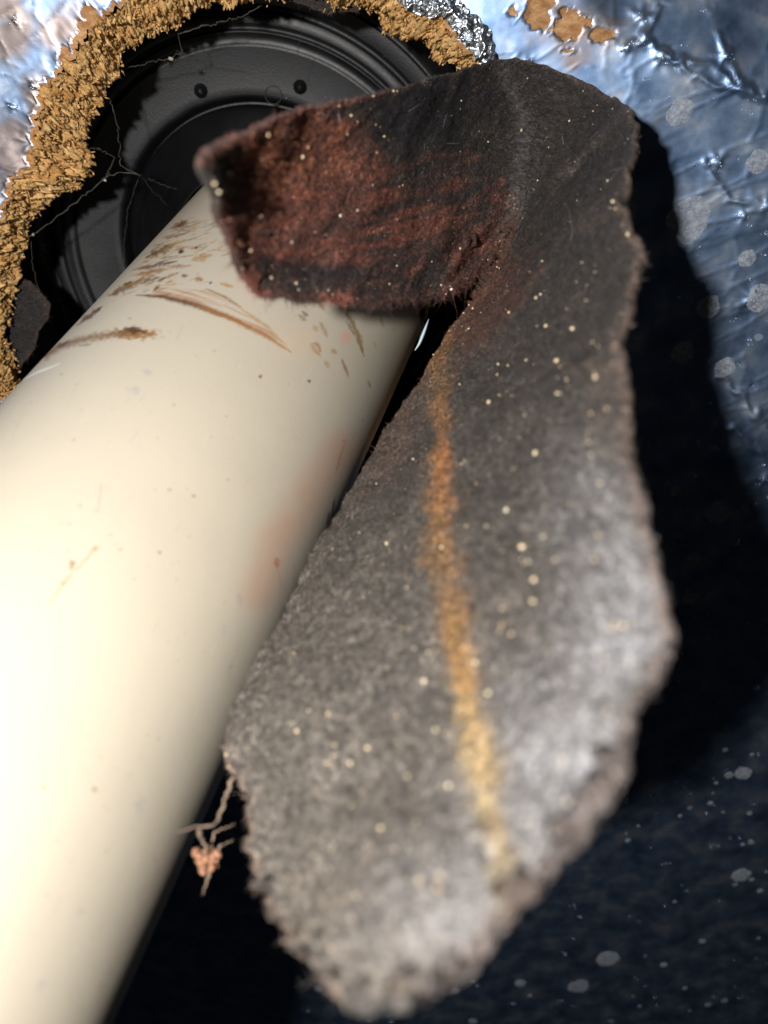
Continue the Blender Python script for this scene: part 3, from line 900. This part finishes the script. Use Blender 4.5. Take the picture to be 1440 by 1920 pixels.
s_amp_o = np.interp(S_, [0, .3, .42, .5, .6, .8, .86, .9, 1], [5, 4, 3, 4, 8, 6, 13, 15, 9])
s_amp_i = np.interp(S_, [0, .2, .3, .45, .5, .53, .8, .84, .9, 1], [7, 7, 6, 9, 3, 2.0, 2.5, 6, 11, 13])
ox, oy, oz, oln, ojx, ojy = chain(O, 100, s_amp_o)
ix_, iy_, iz, iln, ijx, ijy = chain(I, 104, s_amp_i)
tm = np.linspace(0, 1, Nm)
TM = np.broadcast_to(tm[None], (Ns, Nm))
PXf = ix_[:, None] * (1 - tm) + ox[:, None] * tm
PYf = iy_[:, None] * (1 - tm) + oy[:, None] * tm
Z = iz[:, None] * (1 - tm) + oz[:, None] * tm
wd0 = np.hypot(ox - ix_, oy - iy_)[:, None]
fo_ = np.clip(1 - (1 - TM) * wd0 / np.minimum(55, wd0 * .45), 0, 1) ** 1.5; fi_ = np.clip(1 - TM * wd0 / np.minimum(55, wd0 * .45), 0, 1) ** 1.5
PXf = PXf + fo_ * ojx[:, None] + fi_ * ijx[:, None]; PYf = PYf + fo_ * ojy[:, None] + fi_ * ijy[:, None]
SS = np.broadcast_to(S_[:, None], Z.shape)
endf = np.sin(np.pi * TM)
low = sstep(0.55, 0.8, SS)
Z = Z - endf * (0.0035 * low - 0.002 * (1 - low))
# worn lip along the outer side
lipw = np.interp(S_, [0, .4, .5, .6, .75, .85, 1], [.3, .3, .6, 1, 1, .8, .6])[:, None]
wid = np.hypot(ox - ix_, oy - iy_)[:, None]
dout = (1 - TM) * wid; din = TM * wid
Z -= np.exp(-(dout / 12) ** 2) * 0.0004 * lipw


def fold(pts, w, amp, side=0):
    global Z
    d_, p_ = seg_dist(PXf, PYf, pts)
    Z = Z - amp * np.exp(-(d_ / w) ** 2) * np.sin(np.pi * np.clip(p_, .08, .92)) ** .5


fold([(940, 110), (975, 180), (992, 250), (978, 330), (965, 400), (955, 450)], 14, 0.0011)
fold([(1030, 345), (1090, 290), (1150, 235), (1188, 205)], 15, 0.0030)
fold([(1060, 330), (1120, 300), (1180, 250)], 22, -0.0024)
fold([(850, 528), (890, 480), (930, 435), (958, 400)], 7, -0.0022)
fold([(835, 520), (870, 470), (930, 405)], 7, 0.0014)
fold([(895, 505), (930, 455), (960, 410)], 10, 0.0012)
fold([(740, 520), (850, 430), (940, 370)], 16, 0.0007)
fold([(1090, 420), (1130, 395), (1165, 380)], 16, 0.0016)
fold([(1060, 690), (1110, 685), (1160, 690)], 12, 0.0011)
fold([(900, 650), (960, 655), (1010, 670)], 8, 0.0005)
fold([(1150, 640), (1125, 740), (1145, 850), (1150, 900)], 16, 0.0007)
fold([(560, 300), (700, 290), (800, 300)], 60, 0.0012)
fold([(440, 430), (600, 470), (800, 500)], 30, 0.0010)
fold([(1080, 1000), (1130, 1200), (1100, 1400), (1000, 1560)], 60, 0.0014)
fold([(620, 1150), (580, 1350), (620, 1600)], 90, 0.0014)
P0 = at(PXf, PYf, Z)
wid3 = np.linalg.norm(P0[:, -1] - P0[:, 0], axis=1)
midp = P0[:, Nm // 2]; cl_ = np.concatenate([[0], np.cumsum(np.linalg.norm(midp[1:] - midp[:-1], axis=1))])
mmx = (TM - .5) * wid3[:, None] * 1000 + 300; mmy = cl_[:, None] * 1000 + 0 * TM      # millimetres on the felt
n0 = grid_normals(P0)
if np.sum(n0 * (ORG - P0)) < 0: n0 = -n0
P3 = P0 + n0 * ((fbm(mmx / 9, mmy / 9, 120, 3) - .5) * 0.0022 + (fbm(mmx / 1.0, mmy / 1.0, 124, 3) - .5) * 0.00045)[..., None]
Nn = grid_normals(P3)
cd_ = ORG - P3
if (np.sum(Nn * cd_) < 0): Nn = -Nn
thick = 0.0011 * np.minimum(1, np.minimum(dout, din) / 10 + 0.5)
P3b = P3 - Nn * thick[..., None]

# colour: dark felt, red-brown lobe, orange run, painted lamp paleness, worn tan rim
x, y = PXf, PYf
nA_ = fbm(mmx / 1.4, mmy / 1.4, 130, 4); nB_ = fbm(mmx / 5, mmy / 5, 134, 3); nC_ = fbm(mmx / 0.45, mmy / 0.45, 138, 2)
strk = fbm(x * 0.012 + y * 0.004, y * 0.085 + x * 0.02, 140, 4)
fc_ = np.broadcast_to(np.array([0.0300, 0.0255, 0.0235]), x.shape + (3,)).copy()


def lay(mask, c_):
    m = np.clip(mask, 0, 1)[..., None]
    fc_[:] = fc_ * (1 - m) + np.array(c_) * m


def blob(cx, cy, rx, ry, rot=0.0, edge=0.5, wob=0.6):
    a = math.radians(rot); dx = x - cx; dy = y - cy
    u_ = (dx * math.cos(a) + dy * math.sin(a)) / rx; v_ = (-dx * math.sin(a) + dy * math.cos(a)) / ry
    return sstep(1 + edge, 1 - edge, np.hypot(u_, v_) + (nB_ - .5) * wob * 2 + (nA_ - .5) * wob)


upper = sstep(0.53, 0.47, SS)
red = np.maximum.reduce([blob(575, 300, 135, 110, -12, .25, .45), blob(620, 430, 210, 75, -10, .4, .6), blob(760, 430, 140, 75, -25, .6, 1.0) * .6, blob(900, 470, 80, 30, -45, .5, .5) * .8])
red = red * np.maximum(.40 + .60 * sstep(.34, .52, strk), sstep(760, 640, x + (nB_ - .5) * 140))
lay(red * upper * (0.60 + 0.4 * sstep(.3, .62, nA_)), (0.150, 0.055, 0.038))
lay(blob(560, 290, 110, 90, -15, .3, .6) * upper * sstep(.38, .56, nA_) * .75, (0.19, 0.070, 0.036))
stripes = sstep(.55, .72, strk) * np.maximum(blob(620, 420, 240, 100, -12, .4), blob(820, 400, 150, 90, -30, .5))
lay(stripes * upper * .45, (0.165, 0.052, 0.036))
for pts, w in [([(440, 430), (520, 400), (600, 385), (650, 375)], 7), ([(455, 405), (540, 365), (640, 360)], 6), ([(700, 340), (790, 300), (880, 285)], 4), ([(760, 480), (850, 400), (940, 340)], 6), ([(560, 330), (680, 330)], 5), ([(850, 480), (900, 430), (950, 385)], 5)]:
    d_, _ = seg_dist(x, y, pts); lay(sstep(1.5, .4, d_ / w + (nA_ - .5) * 3) * .35 * upper, (0.18, 0.060, 0.042))
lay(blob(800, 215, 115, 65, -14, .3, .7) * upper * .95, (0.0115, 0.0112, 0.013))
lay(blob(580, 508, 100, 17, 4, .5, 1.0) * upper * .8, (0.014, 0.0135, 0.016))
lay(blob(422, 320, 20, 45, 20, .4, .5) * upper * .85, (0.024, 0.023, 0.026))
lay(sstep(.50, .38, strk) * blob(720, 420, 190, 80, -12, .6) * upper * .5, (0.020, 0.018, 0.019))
low_edge = sstep(26, 6, din + (nA_ - .5) * 40) * sstep(.12, .2, SS) * upper
lay(low_edge * .9 * (.25 + .75 * sstep(.42, .58, fbm(x / 70, y / 70, 160, 2))), (0.19, 0.066, 0.048))
lay(sstep(14, 3, dout + (nA_ - .5) * 14) * sstep(.32, .22, SS) * .9, (0.16, 0.062, 0.045))
lower = 1 - upper
bm = lower * sstep(170, 20, din + (nB_ - .5) * 120) * sstep(1050, 700, y)
lay(bm * .9, (0.125, 0.060, 0.034))
lay(blob(915, 560, 60, 110, 25, .5, .5) * lower * .6, (0.085, 0.030, 0.018))
ol = lower * sstep(330, 60, din + (nB_ - .5) * 100) * sstep(850, 1150, y)
lay(ol * .8, (0.115, 0.100, 0.080))
litm = lower * sstep(700, 1500, y + (nB_ - .5) * 500)  # greyer downwards: brightness near the lamp painted into the felt
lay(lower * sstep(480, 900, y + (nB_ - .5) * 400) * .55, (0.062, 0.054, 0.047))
lay(litm * (0.55 + .5 * nA_) * .8, (0.128, 0.115, 0.101))
pale = lower * np.maximum.reduce([blob(1165, 1190, 95, 230, 12, .99, .35), blob(1060, 1450, 150, 190, 30, .99, .35), blob(880, 1720, 170, 130, -30, .99, .35) * .6, blob(1110, 960, 80, 110, 0, .99, .35) * .5])  # bluish sheen of the side nearest the lamp, put into the colour
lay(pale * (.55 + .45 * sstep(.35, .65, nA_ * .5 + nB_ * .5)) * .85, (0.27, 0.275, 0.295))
d_, p_ = seg_dist(x, y, [(838, 560), (822, 680), (826, 760), (832, 880), (820, 985), (838, 1080), (850, 1180), (875, 1290), (888, 1400), (905, 1480), (935, 1590), (945, 1680)])
w_ = (.65 + .8 * vnoise(p_ * 9, p_ * 0, 181)) * np.interp(p_, [0, .1, .3, .5, .7, .85, 1], [22, 25, 28, 28, 20, 18, 12])
st = sstep(1.7, .05, d_ / w_ + (nB_ - .5) * 1.3 + (nA_ - .5) * 1.1) * lower
fade = np.interp(p_, [0, .12, .3, .6, .9, 1], [.30, .6, .9, .8, .6, .1])
lay(st * fade * .75, (0.250, 0.130, 0.045))
lay(np.clip(st * 1.3, 0, 1) * blob(838, 880, 24, 75, 4, .9, .6) * .6, (0.40, 0.145, 0.04))
lay(np.clip(st * 1.3, 0, 1) * blob(872, 1290, 20, 85, -12, .9, .6) * .65, (0.48, 0.24, 0.065))
lay(np.clip(st * 1.3, 0, 1) * blob(892, 1430, 20, 85, -12, .9, .6) * .65, (0.52, 0.33, 0.13))
lay(sstep(2.7, .6, d_ / w_ + (nA_ - .5)) * sstep(.55, .75, p_) * lower * .55, (0.30, 0.235, 0.14))
rimm = np.exp(-(dout / np.interp(S_, [0, .4, .55, .62, .75, .9, 1], [5, 5, 8, 12, 13, 11, 11])[:, None]) ** 2) * np.interp(S_, [0, .35, .45, .6, 1], [.5, .5, .5, 1, 1])[:, None]
lay(np.clip(rimm * (.3 + 1.0 * nA_), 0, 1) * .8, (0.15, 0.108, 0.088))
lay(np.exp(-(din / 9) ** 2) * sstep(.8, .86, SS) * .8, (0.19, 0.135, 0.105))
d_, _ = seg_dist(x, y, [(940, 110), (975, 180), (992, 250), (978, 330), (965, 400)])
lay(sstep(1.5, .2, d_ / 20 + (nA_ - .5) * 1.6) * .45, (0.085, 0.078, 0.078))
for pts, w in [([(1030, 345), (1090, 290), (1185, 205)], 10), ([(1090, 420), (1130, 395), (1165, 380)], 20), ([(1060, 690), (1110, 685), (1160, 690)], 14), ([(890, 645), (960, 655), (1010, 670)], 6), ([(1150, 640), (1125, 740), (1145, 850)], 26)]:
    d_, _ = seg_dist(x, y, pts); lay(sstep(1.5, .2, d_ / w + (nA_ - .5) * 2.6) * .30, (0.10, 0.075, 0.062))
nD_ = fbm(mmx / 0.8, mmy / 1.1, 170, 3)
worn = fbm(mmx / 3.2, mmy / 3.2, 180, 3)
fc_ *= (0.55 + 0.75 * sstep(.25, .75, nC_) + 0.25 * sstep(.34, .68, nD_))[..., None]
fc_ *= (0.98 + 0.24 * sstep(.36, .66, worn))[..., None]

n_ = Ns * Nm
allv = np.concatenate([P3.reshape(-1, 3), P3b.reshape(-1, 3)])
ff = grid_faces(Ns, Nm); fb = grid_faces(Ns, Nm, flip=True) + n_
idx = np.arange(n_).reshape(Ns, Nm)
edge = []
for a_ in (idx[:, 0][::-1], idx[:, -1], idx[0, :], idx[-1, :][::-1]):
    edge.append(np.stack([a_[:-1], a_[1:], a_[1:] + n_, a_[:-1] + n_], 1))
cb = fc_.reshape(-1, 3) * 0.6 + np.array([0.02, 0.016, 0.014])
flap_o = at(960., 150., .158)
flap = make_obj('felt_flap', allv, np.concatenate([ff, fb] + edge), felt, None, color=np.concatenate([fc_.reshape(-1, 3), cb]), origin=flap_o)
tag(flap, 'large folded strip of dark torn felt with red-brown end and orange streak', 'felt flap')

# loose fibres: along the edges and lying on the face
fib_mat = tinted('felt_fibre', 0.7, 0.3)


def take(idx_s, idx_m): return P3[idx_s, idx_m], Nn[idx_s, idx_m], fc_[idx_s, idx_m]


FB = []; FD = []; FL = []; FW = []; FC = []
dS = np.gradient(P3, axis=0); dM = np.gradient(P3, axis=1)
dM /= np.linalg.norm(dM, axis=-1, keepdims=True) + 1e-12; dS /= np.linalg.norm(dS, axis=-1, keepdims=True) + 1e-12
# surface fuzz
m = 62000
a_ = RNG.integers(2, Ns - 2, m); b_ = RNG.integers(1, Nm - 1, m)
p, nn, c_ = take(a_, b_)
FB.append(p - nn * 0.00002); FD.append(nn * RNG.uniform(.05, .7, (m, 1)) + dS[a_, b_] * RNG.normal(0, 1, (m, 1)) + dM[a_, b_] * RNG.normal(0, 1, (m, 1)))
FL.append(RNG.gamma(3, .00014, m)); FW.append(RNG.uniform(.00003, .00008, m)); FC.append(np.clip(c_ * RNG.uniform(.4, 3.0, (m, 1)) * np.array([1.06, 1.0, .94]) + .003, 0, .5))
# edges
for col_i, sgn, cnt, lo_s, hi_s, ln in [(0, -1, 3200, .12, .50, .00024), (0, -1, 2000, .50, .84, .00010), (0, -1, 1800, .84, 1.0, .00018), (Nm - 1, 1, 1800, .0, .97, .00010), (0, -1, 700, .36, .50, .0005)]:
    ok = np.where((S_ >= lo_s) & (S_ <= hi_s))[0]
    a_ = RNG.choice(ok, cnt); b_ = np.full(cnt, col_i)
    p, nn, c_ = take(a_, np.clip(b_ - sgn * RNG.integers(0, 3, cnt), 0, Nm - 1))
    p = p - nn * RNG.uniform(0, .001, (cnt, 1))
    FB.append(p); FD.append(dM[a_, b_] * sgn + nn * RNG.normal(0, .5, (cnt, 1)) + dS[a_, b_] * RNG.normal(0, .6, (cnt, 1)))
    FL.append(RNG.gamma(2.5, ln, cnt)); FW.append(RNG.uniform(.00004, .00009, cnt)); FC.append(np.clip(c_ * RNG.uniform(.8, 1.6, (cnt, 1)) + .006, 0, .5))
# a few long pale hairs
m = 260
a_ = RNG.integers(20, Ns - 20, m); b_ = RNG.integers(8, Nm - 8, m)
p, nn, _ = take(a_, b_)
FB.append(p + nn * .0001); FD.append(nn * .1 + dS[a_, b_] * RNG.normal(0, 1, (m, 1)) + dM[a_, b_] * RNG.normal(0, 1, (m, 1)))
FL.append(RNG.gamma(3, .0005, m)); FW.append(RNG.uniform(.00004, .00007, m)); FC.append(np.full((m, 3), .26) * RNG.uniform(.5, 1.5, (m, 1)))
v, fcs = fibres(np.concatenate(FB), np.concatenate(FD), np.concatenate(FL), np.concatenate(FW))
ob = make_obj('felt_fibres', v, fcs, fib_mat, flap, color=np.repeat(np.concatenate(FC), 8, axis=0), origin=flap_o)
ob['kind'] = 'stuff'

# pale grit caught in the felt
k = NT('pale_grit')
oi = k.noise(k.obj(), 260, 2)
k.l(k.ramp(oi, [(0.3, (0.55, 0.36, 0.20)), (0.55, (0.80, 0.66, 0.44)), (0.75, (0.85, 0.80, 0.70))]), k.b.inputs['Base Color'])
k.set(Roughness=0.6); k.b.inputs['Specular IOR Level'].default_value = 0.3
grit_mat = k.m
spots_px = [(395, 323), (390, 345), (397, 335), (393, 363), (438, 312), (430, 365), (497, 250), (480, 407), (550, 370), (466, 470), (632, 405), (745, 350), (596, 545), (612, 547), (515, 520), (930, 680), (1045, 738),
            (918, 757), (1005, 850), (950, 955), (1018, 950), (912, 988), (1123, 1003), (1018, 1008), (1115, 1052), (985, 1030), (980, 1052), (945, 1035), (1010, 1090), (1003, 1130), (942, 1142), (945, 1172), (960, 1190), (1155, 1168),
            (818, 1028), (788, 1078), (762, 1100), (712, 1133), (628, 1208), (735, 1210), (776, 1215), (815, 1218), (632, 1235), (550, 1225), (740, 1340), (620, 1345), (612, 1430), (622, 1415), (630, 1398), (820, 1470), (656, 1508), (818, 1370), (838, 1375), (820, 1398),
            (912, 1300), (790, 1272), (880, 1240), (892, 1240), (1042, 675), (1048, 685), (1115, 705), (1050, 737), (930, 700), (866, 872), (895, 908), (700, 180), (720, 255), (980, 410), (1010, 340), (860, 285), (640, 200), (1006, 560), (1015, 553), (960, 590), (1110, 205), (980, 245), (1175, 440), (428, 1437), (423, 1415), (1072, 615), (1065, 225), (845, 545), (808, 490), (930, 500)]
gp = []; gr = []
flatx = PXf.ravel(); flaty = PYf.ravel(); flatP = P3.reshape(-1, 3); flatN = Nn.reshape(-1, 3); flatZ = Z.ravel()
for (sx, sy) in spots_px:
    j = int(np.argmin((flatx - sx) ** 2 + (flaty - sy) ** 2))
    gp.append(flatP[j] + flatN[j] * .0001); gr.append(rs.choice([.00012, .00016, .0002, .00024, .0003]))
m = 800
jj = RNG.integers(0, len(flatx), m)
gp.extend(list(flatP[jj] + flatN[jj] * .00006)); gr.extend(list(RNG.gamma(1.3, .00004, m) + .00003))
v, fcs = grains(np.array(gp), np.array(gr), 9)
make_obj('grit', v, fcs, grit_mat, flap, origin=flap_o)['kind'] = 'stuff'


# ------------------------------------------------------------------ smaller felt scraps behind the board
def felt_scrap(name, pts, depth0, tilt, label, group=None, base=(0.030, 0.027, 0.027), rimc=(.075, .05, .04)):
    pts = np.array(pts, float); cx, cy = pts.mean(0)
    cl = np.concatenate([pts, pts[:1]])
    n = 260
    L_ = np.concatenate([[0], np.cumsum(np.hypot(*(cl[1:] - cl[:-1]).T))]); tq = np.linspace(0, L_[-1], n + 1)[:-1]
    bx = np.interp(tq, L_, cl[:, 0]); by = np.interp(tq, L_, cl[:, 1])
    jg = (fbm(tq / 14, tq * 0, 150, 3) - .5) * 9
    dl = np.hypot(bx - cx, by - cy); bx = bx + (bx - cx) / dl * jg; by = by + (by - cy) / dl * jg
    m = 46
    g = np.linspace(0.0, 1, m)
    X_ = cx + (bx[:, None] - cx) * g; Y_ = cy + (by[:, None] - cy) * g
    D = depth0 + tilt[0] * (X_ - cx) / 1e5 + tilt[1] * (Y_ - cy) / 1e5 + (fbm(X_ / 40, Y_ / 40, 155, 3) - .5) * .002 + (vnoise(X_ / 6, Y_ / 6, 156) - .5) * .0004
    c = on_plane(X_, Y_, 0.0)
    c = c * ((HC @ NRM - D) / (HC @ NRM))[..., None]
    w = to_world(c); wb = w - (to_world(NRM) - ORG) * 0.0011
    shade = .7 + .6 * fbm(X_ / 7, Y_ / 7, 158, 3)
    e_ = sstep(.80, .98, g)[None, :] * np.ones_like(X_)
    cc = np.array(base) * (1 - e_[..., None] * .6) + np.array(rimc) * e_[..., None] * .6
    cc = (cc * shade[..., None]).reshape(-1, 3)
    f1 = grid_faces(n, m, wrap=True); f2 = grid_faces(n, m, wrap=True, flip=True) + n * m
    ids = np.arange(n) * m + m - 1
    ed = np.stack([ids, np.roll(ids, -1), np.roll(ids, -1) + n * m, ids + n * m], 1)
    o_ = w.reshape(-1, 3).mean(0)
    ob = make_obj(name, np.concatenate([w.reshape(-1, 3), wb.reshape(-1, 3)]), np.concatenate([f1, f2, ed]), felt, None, color=np.concatenate([cc, cc]), origin=o_)
    tag(ob, label, 'felt scrap', group)
    k_ = 1500
    ai_ = RNG.integers(0, n, k_); bi_ = np.where(RNG.random(k_) < .45, m - 1, RNG.integers(4, m, k_))
    nw = to_world(NRM) - ORG
    outd = w[ai_, m - 1] - w[ai_, m - 4]; outd /= np.linalg.norm(outd, axis=1, keepdims=True)
    v_, q_ = fibres(w[ai_, bi_], outd * RNG.uniform(.2, 1, (k_, 1)) + nw * RNG.uniform(0, .8, (k_, 1)) + RNG.normal(0, .5, (k_, 3)), RNG.gamma(2.5, .00022, k_), RNG.uniform(.00004, .00008, k_))
    fo = make_obj('felt_fibres', v_, q_, fib_mat, ob, color=np.repeat(np.clip(cc.reshape(n, m, 3)[ai_, bi_] * RNG.uniform(.8, 2, (k_, 1)), 0, 1), 8, axis=0), origin=o_)
    fo['kind'] = 'stuff'
    return ob


felt_scrap('felt_scrap', [(-90, 480), (-20, 500), (40, 520), (66, 536), (93, 572), (91, 598), (72, 622), (64, 655), (38, 688), (16, 730), (-10, 760), (-90, 800)], 0.0155, (-6, -2),
           'small grey-black felt scrap under the board edge left of the cream pipe', None)
felt_scrap('felt_scrap', [(520, -70), (535, -8), (548, 3), (566, 9), (590, 17), (612, 27), (640, 22), (668, 21), (684, 10), (700, -70)], 0.0145, (0, -3),
           'small dark felt scrap poking out at the top of the hole above the black boot', None, base=(0.045, 0.038, 0.036))

# ------------------------------------------------------------------ cobweb across the hole, and debris hanging beside the pipe
web_mat = plain('web_silk', (0.06, 0.052, 0.044), 0.8, 0, .3)
deckz = lambda X_, Y_, D: -on_plane(np.asarray(X_, float), np.asarray(Y_, float), D)[..., 2]


def web_path(pts, D, n=36, wob=.0002):
    pts = np.array(pts, float); s = smooth_path(pts, n)
    w = at(s[:, 0], s[:, 1], deckz(s[:, 0], s[:, 1], D))
    return w + RNG.normal(0, wob, w.shape) * np.sin(np.linspace(0, np.pi, n))[:, None]


web = empty('cobweb', at(205., 327., deckz(205., 327., .02)))
tag(web, 'dusty cobweb threads strung from the torn wood edge across the black boot', 'cobweb')
lines = [([(50, 446), (70, 436), (120, 397), (190, 341), (206, 327), (232, 322), (262, 328)], .013, .00013), ([(262, 328), (300, 345), (352, 361)], .024, .00006), ([(192, 340), (206, 318), (215, 295)], .016, .00010),
         ([(162, 278), (186, 279), (204, 289), (216, 296)], .014, .00008), ([(200, 168), (212, 205), (222, 245), (225, 300), (228, 314), (262, 328)], .016, .00010), ([(58, 450), (60, 490), (70, 535), (82, 560), (94, 575)], .014, .00006),
         ([(228, 130), (270, 120), (318, 110), (342, 98), (334, 66)], .018, .00009), ([(334, 64), (370, 52), (430, 38), (460, 28), (490, 10)], .014, .00012), ([(262, 328), (292, 365), (332, 398)], .026, .00004), ([(262, 328), (240, 390), (232, 470), (232, 500)], .034, .00007),
         ([(566, 60), (556, 110), (545, 135), (555, 150)], .03, .00004), ([(330, 95), (375, 112), (430, 120)], .03, .00005)]
for pts, D, r in lines:
    pth = web_path(pts, D)
    rad_ = r * (0.7 + 0.8 * RNG.random(len(pth)))
    tv, tq = tube([pth], [rad_], 5)
    make_obj('thread', tv, tq, web_mat, web, origin=np.array(web.location))
v, fcs = grains(np.array([at(320., 110., deckz(320., 110., .017)), at(197., 338., deckz(197., 338., .014)), at(62., 440., deckz(62., 440., .012))]), np.array([.0006, .0004, .0005]), 5)
make_obj('crumb', v, fcs, fleck, web, origin=np.array(web.location))['kind'] = 'stuff'

deb = empty('hanging_debris', at(390., 1612., .104))
tag(deb, 'orange brown clump of debris on pale threads beside the lower end of the felt flap', 'debris')
cl = at(388., 1612., .104)
v, fcs = grains(cl + RNG.normal(0, .00055, (60, 3)), RNG.uniform(.0003, .0008, 60), 12)
make_obj('clump', v, fcs, plain('rust_crumb', (0.34, 0.17, 0.10), .8), deb, origin=np.array(deb.location))
silk = plain('pale_silk', (0.26, 0.19, 0.14), .8)
for pts, r, z0, z1 in [([(438, 1455), (422, 1500), (412, 1535), (402, 1548), (375, 1550), (330, 1560)], .00035, .102, .095), ([(395, 1590), (402, 1560), (440, 1545)], .00022, .104, .105), ([(400, 1605), (415, 1585), (438, 1575)], .0003, .104, .106),
                       ([(388, 1620), (392, 1640), (385, 1662), (379, 1678)], .0003, .104, .102), ([(372, 1560), (385, 1585), (390, 1605)], .0004, .1, .104)]:
    s = smooth_path(np.array(pts, float), 26)
    tv, tq = tube([at(s[:, 0], s[:, 1], np.linspace(z0, z1, 26)) + RNG.normal(0, .00008, (26, 3))], [r * .75 * (.75 + .3 * RNG.random(26)) * np.linspace(1.1, .25, 26)], 6)
    make_obj('thread', tv, tq, silk, deb, origin=np.array(deb.location))

# a thin bright sliver, added for a glint, between the pipe and the flap
sv = []; ns_ = 24
sl_ = smooth_path(np.array([(804, 598), (795, 622), (786, 645), (778, 657)], float), ns_)
hw2 = 3.0 * np.sin(np.linspace(.12, np.pi - .25, ns_)) ** .8
for sgn in (-1, 0, 1):
    sv.append(at(sl_[:, 0] + sgn * hw2 * .92, sl_[:, 1] + sgn * hw2 * .38, .160 - .0006 * (sgn == 0) + np.linspace(0, .001, ns_)))
sv = np.stack(sv, 1); bk = sv + (sv - ORG) / np.linalg.norm(sv - ORG, axis=-1, keepdims=True) * .0002
so_ = sv.reshape(-1, 3).mean(0)
kk = NT('pale_glint'); kk.set(Base_Color=(.42, .52, .58, 1), Metallic=.2, Roughness=.5)
glint_obj = make_obj('glint_sliver', np.concatenate([sv.reshape(-1, 3), bk.reshape(-1, 3)]), np.concatenate([grid_faces(ns_, 3), grid_faces(ns_, 3, flip=True) + ns_ * 3]), kk.m, None, origin=so_)
tag(glint_obj, 'thin bright sliver added for a glint in the dark gap between pipe and felt flap', 'added sliver')
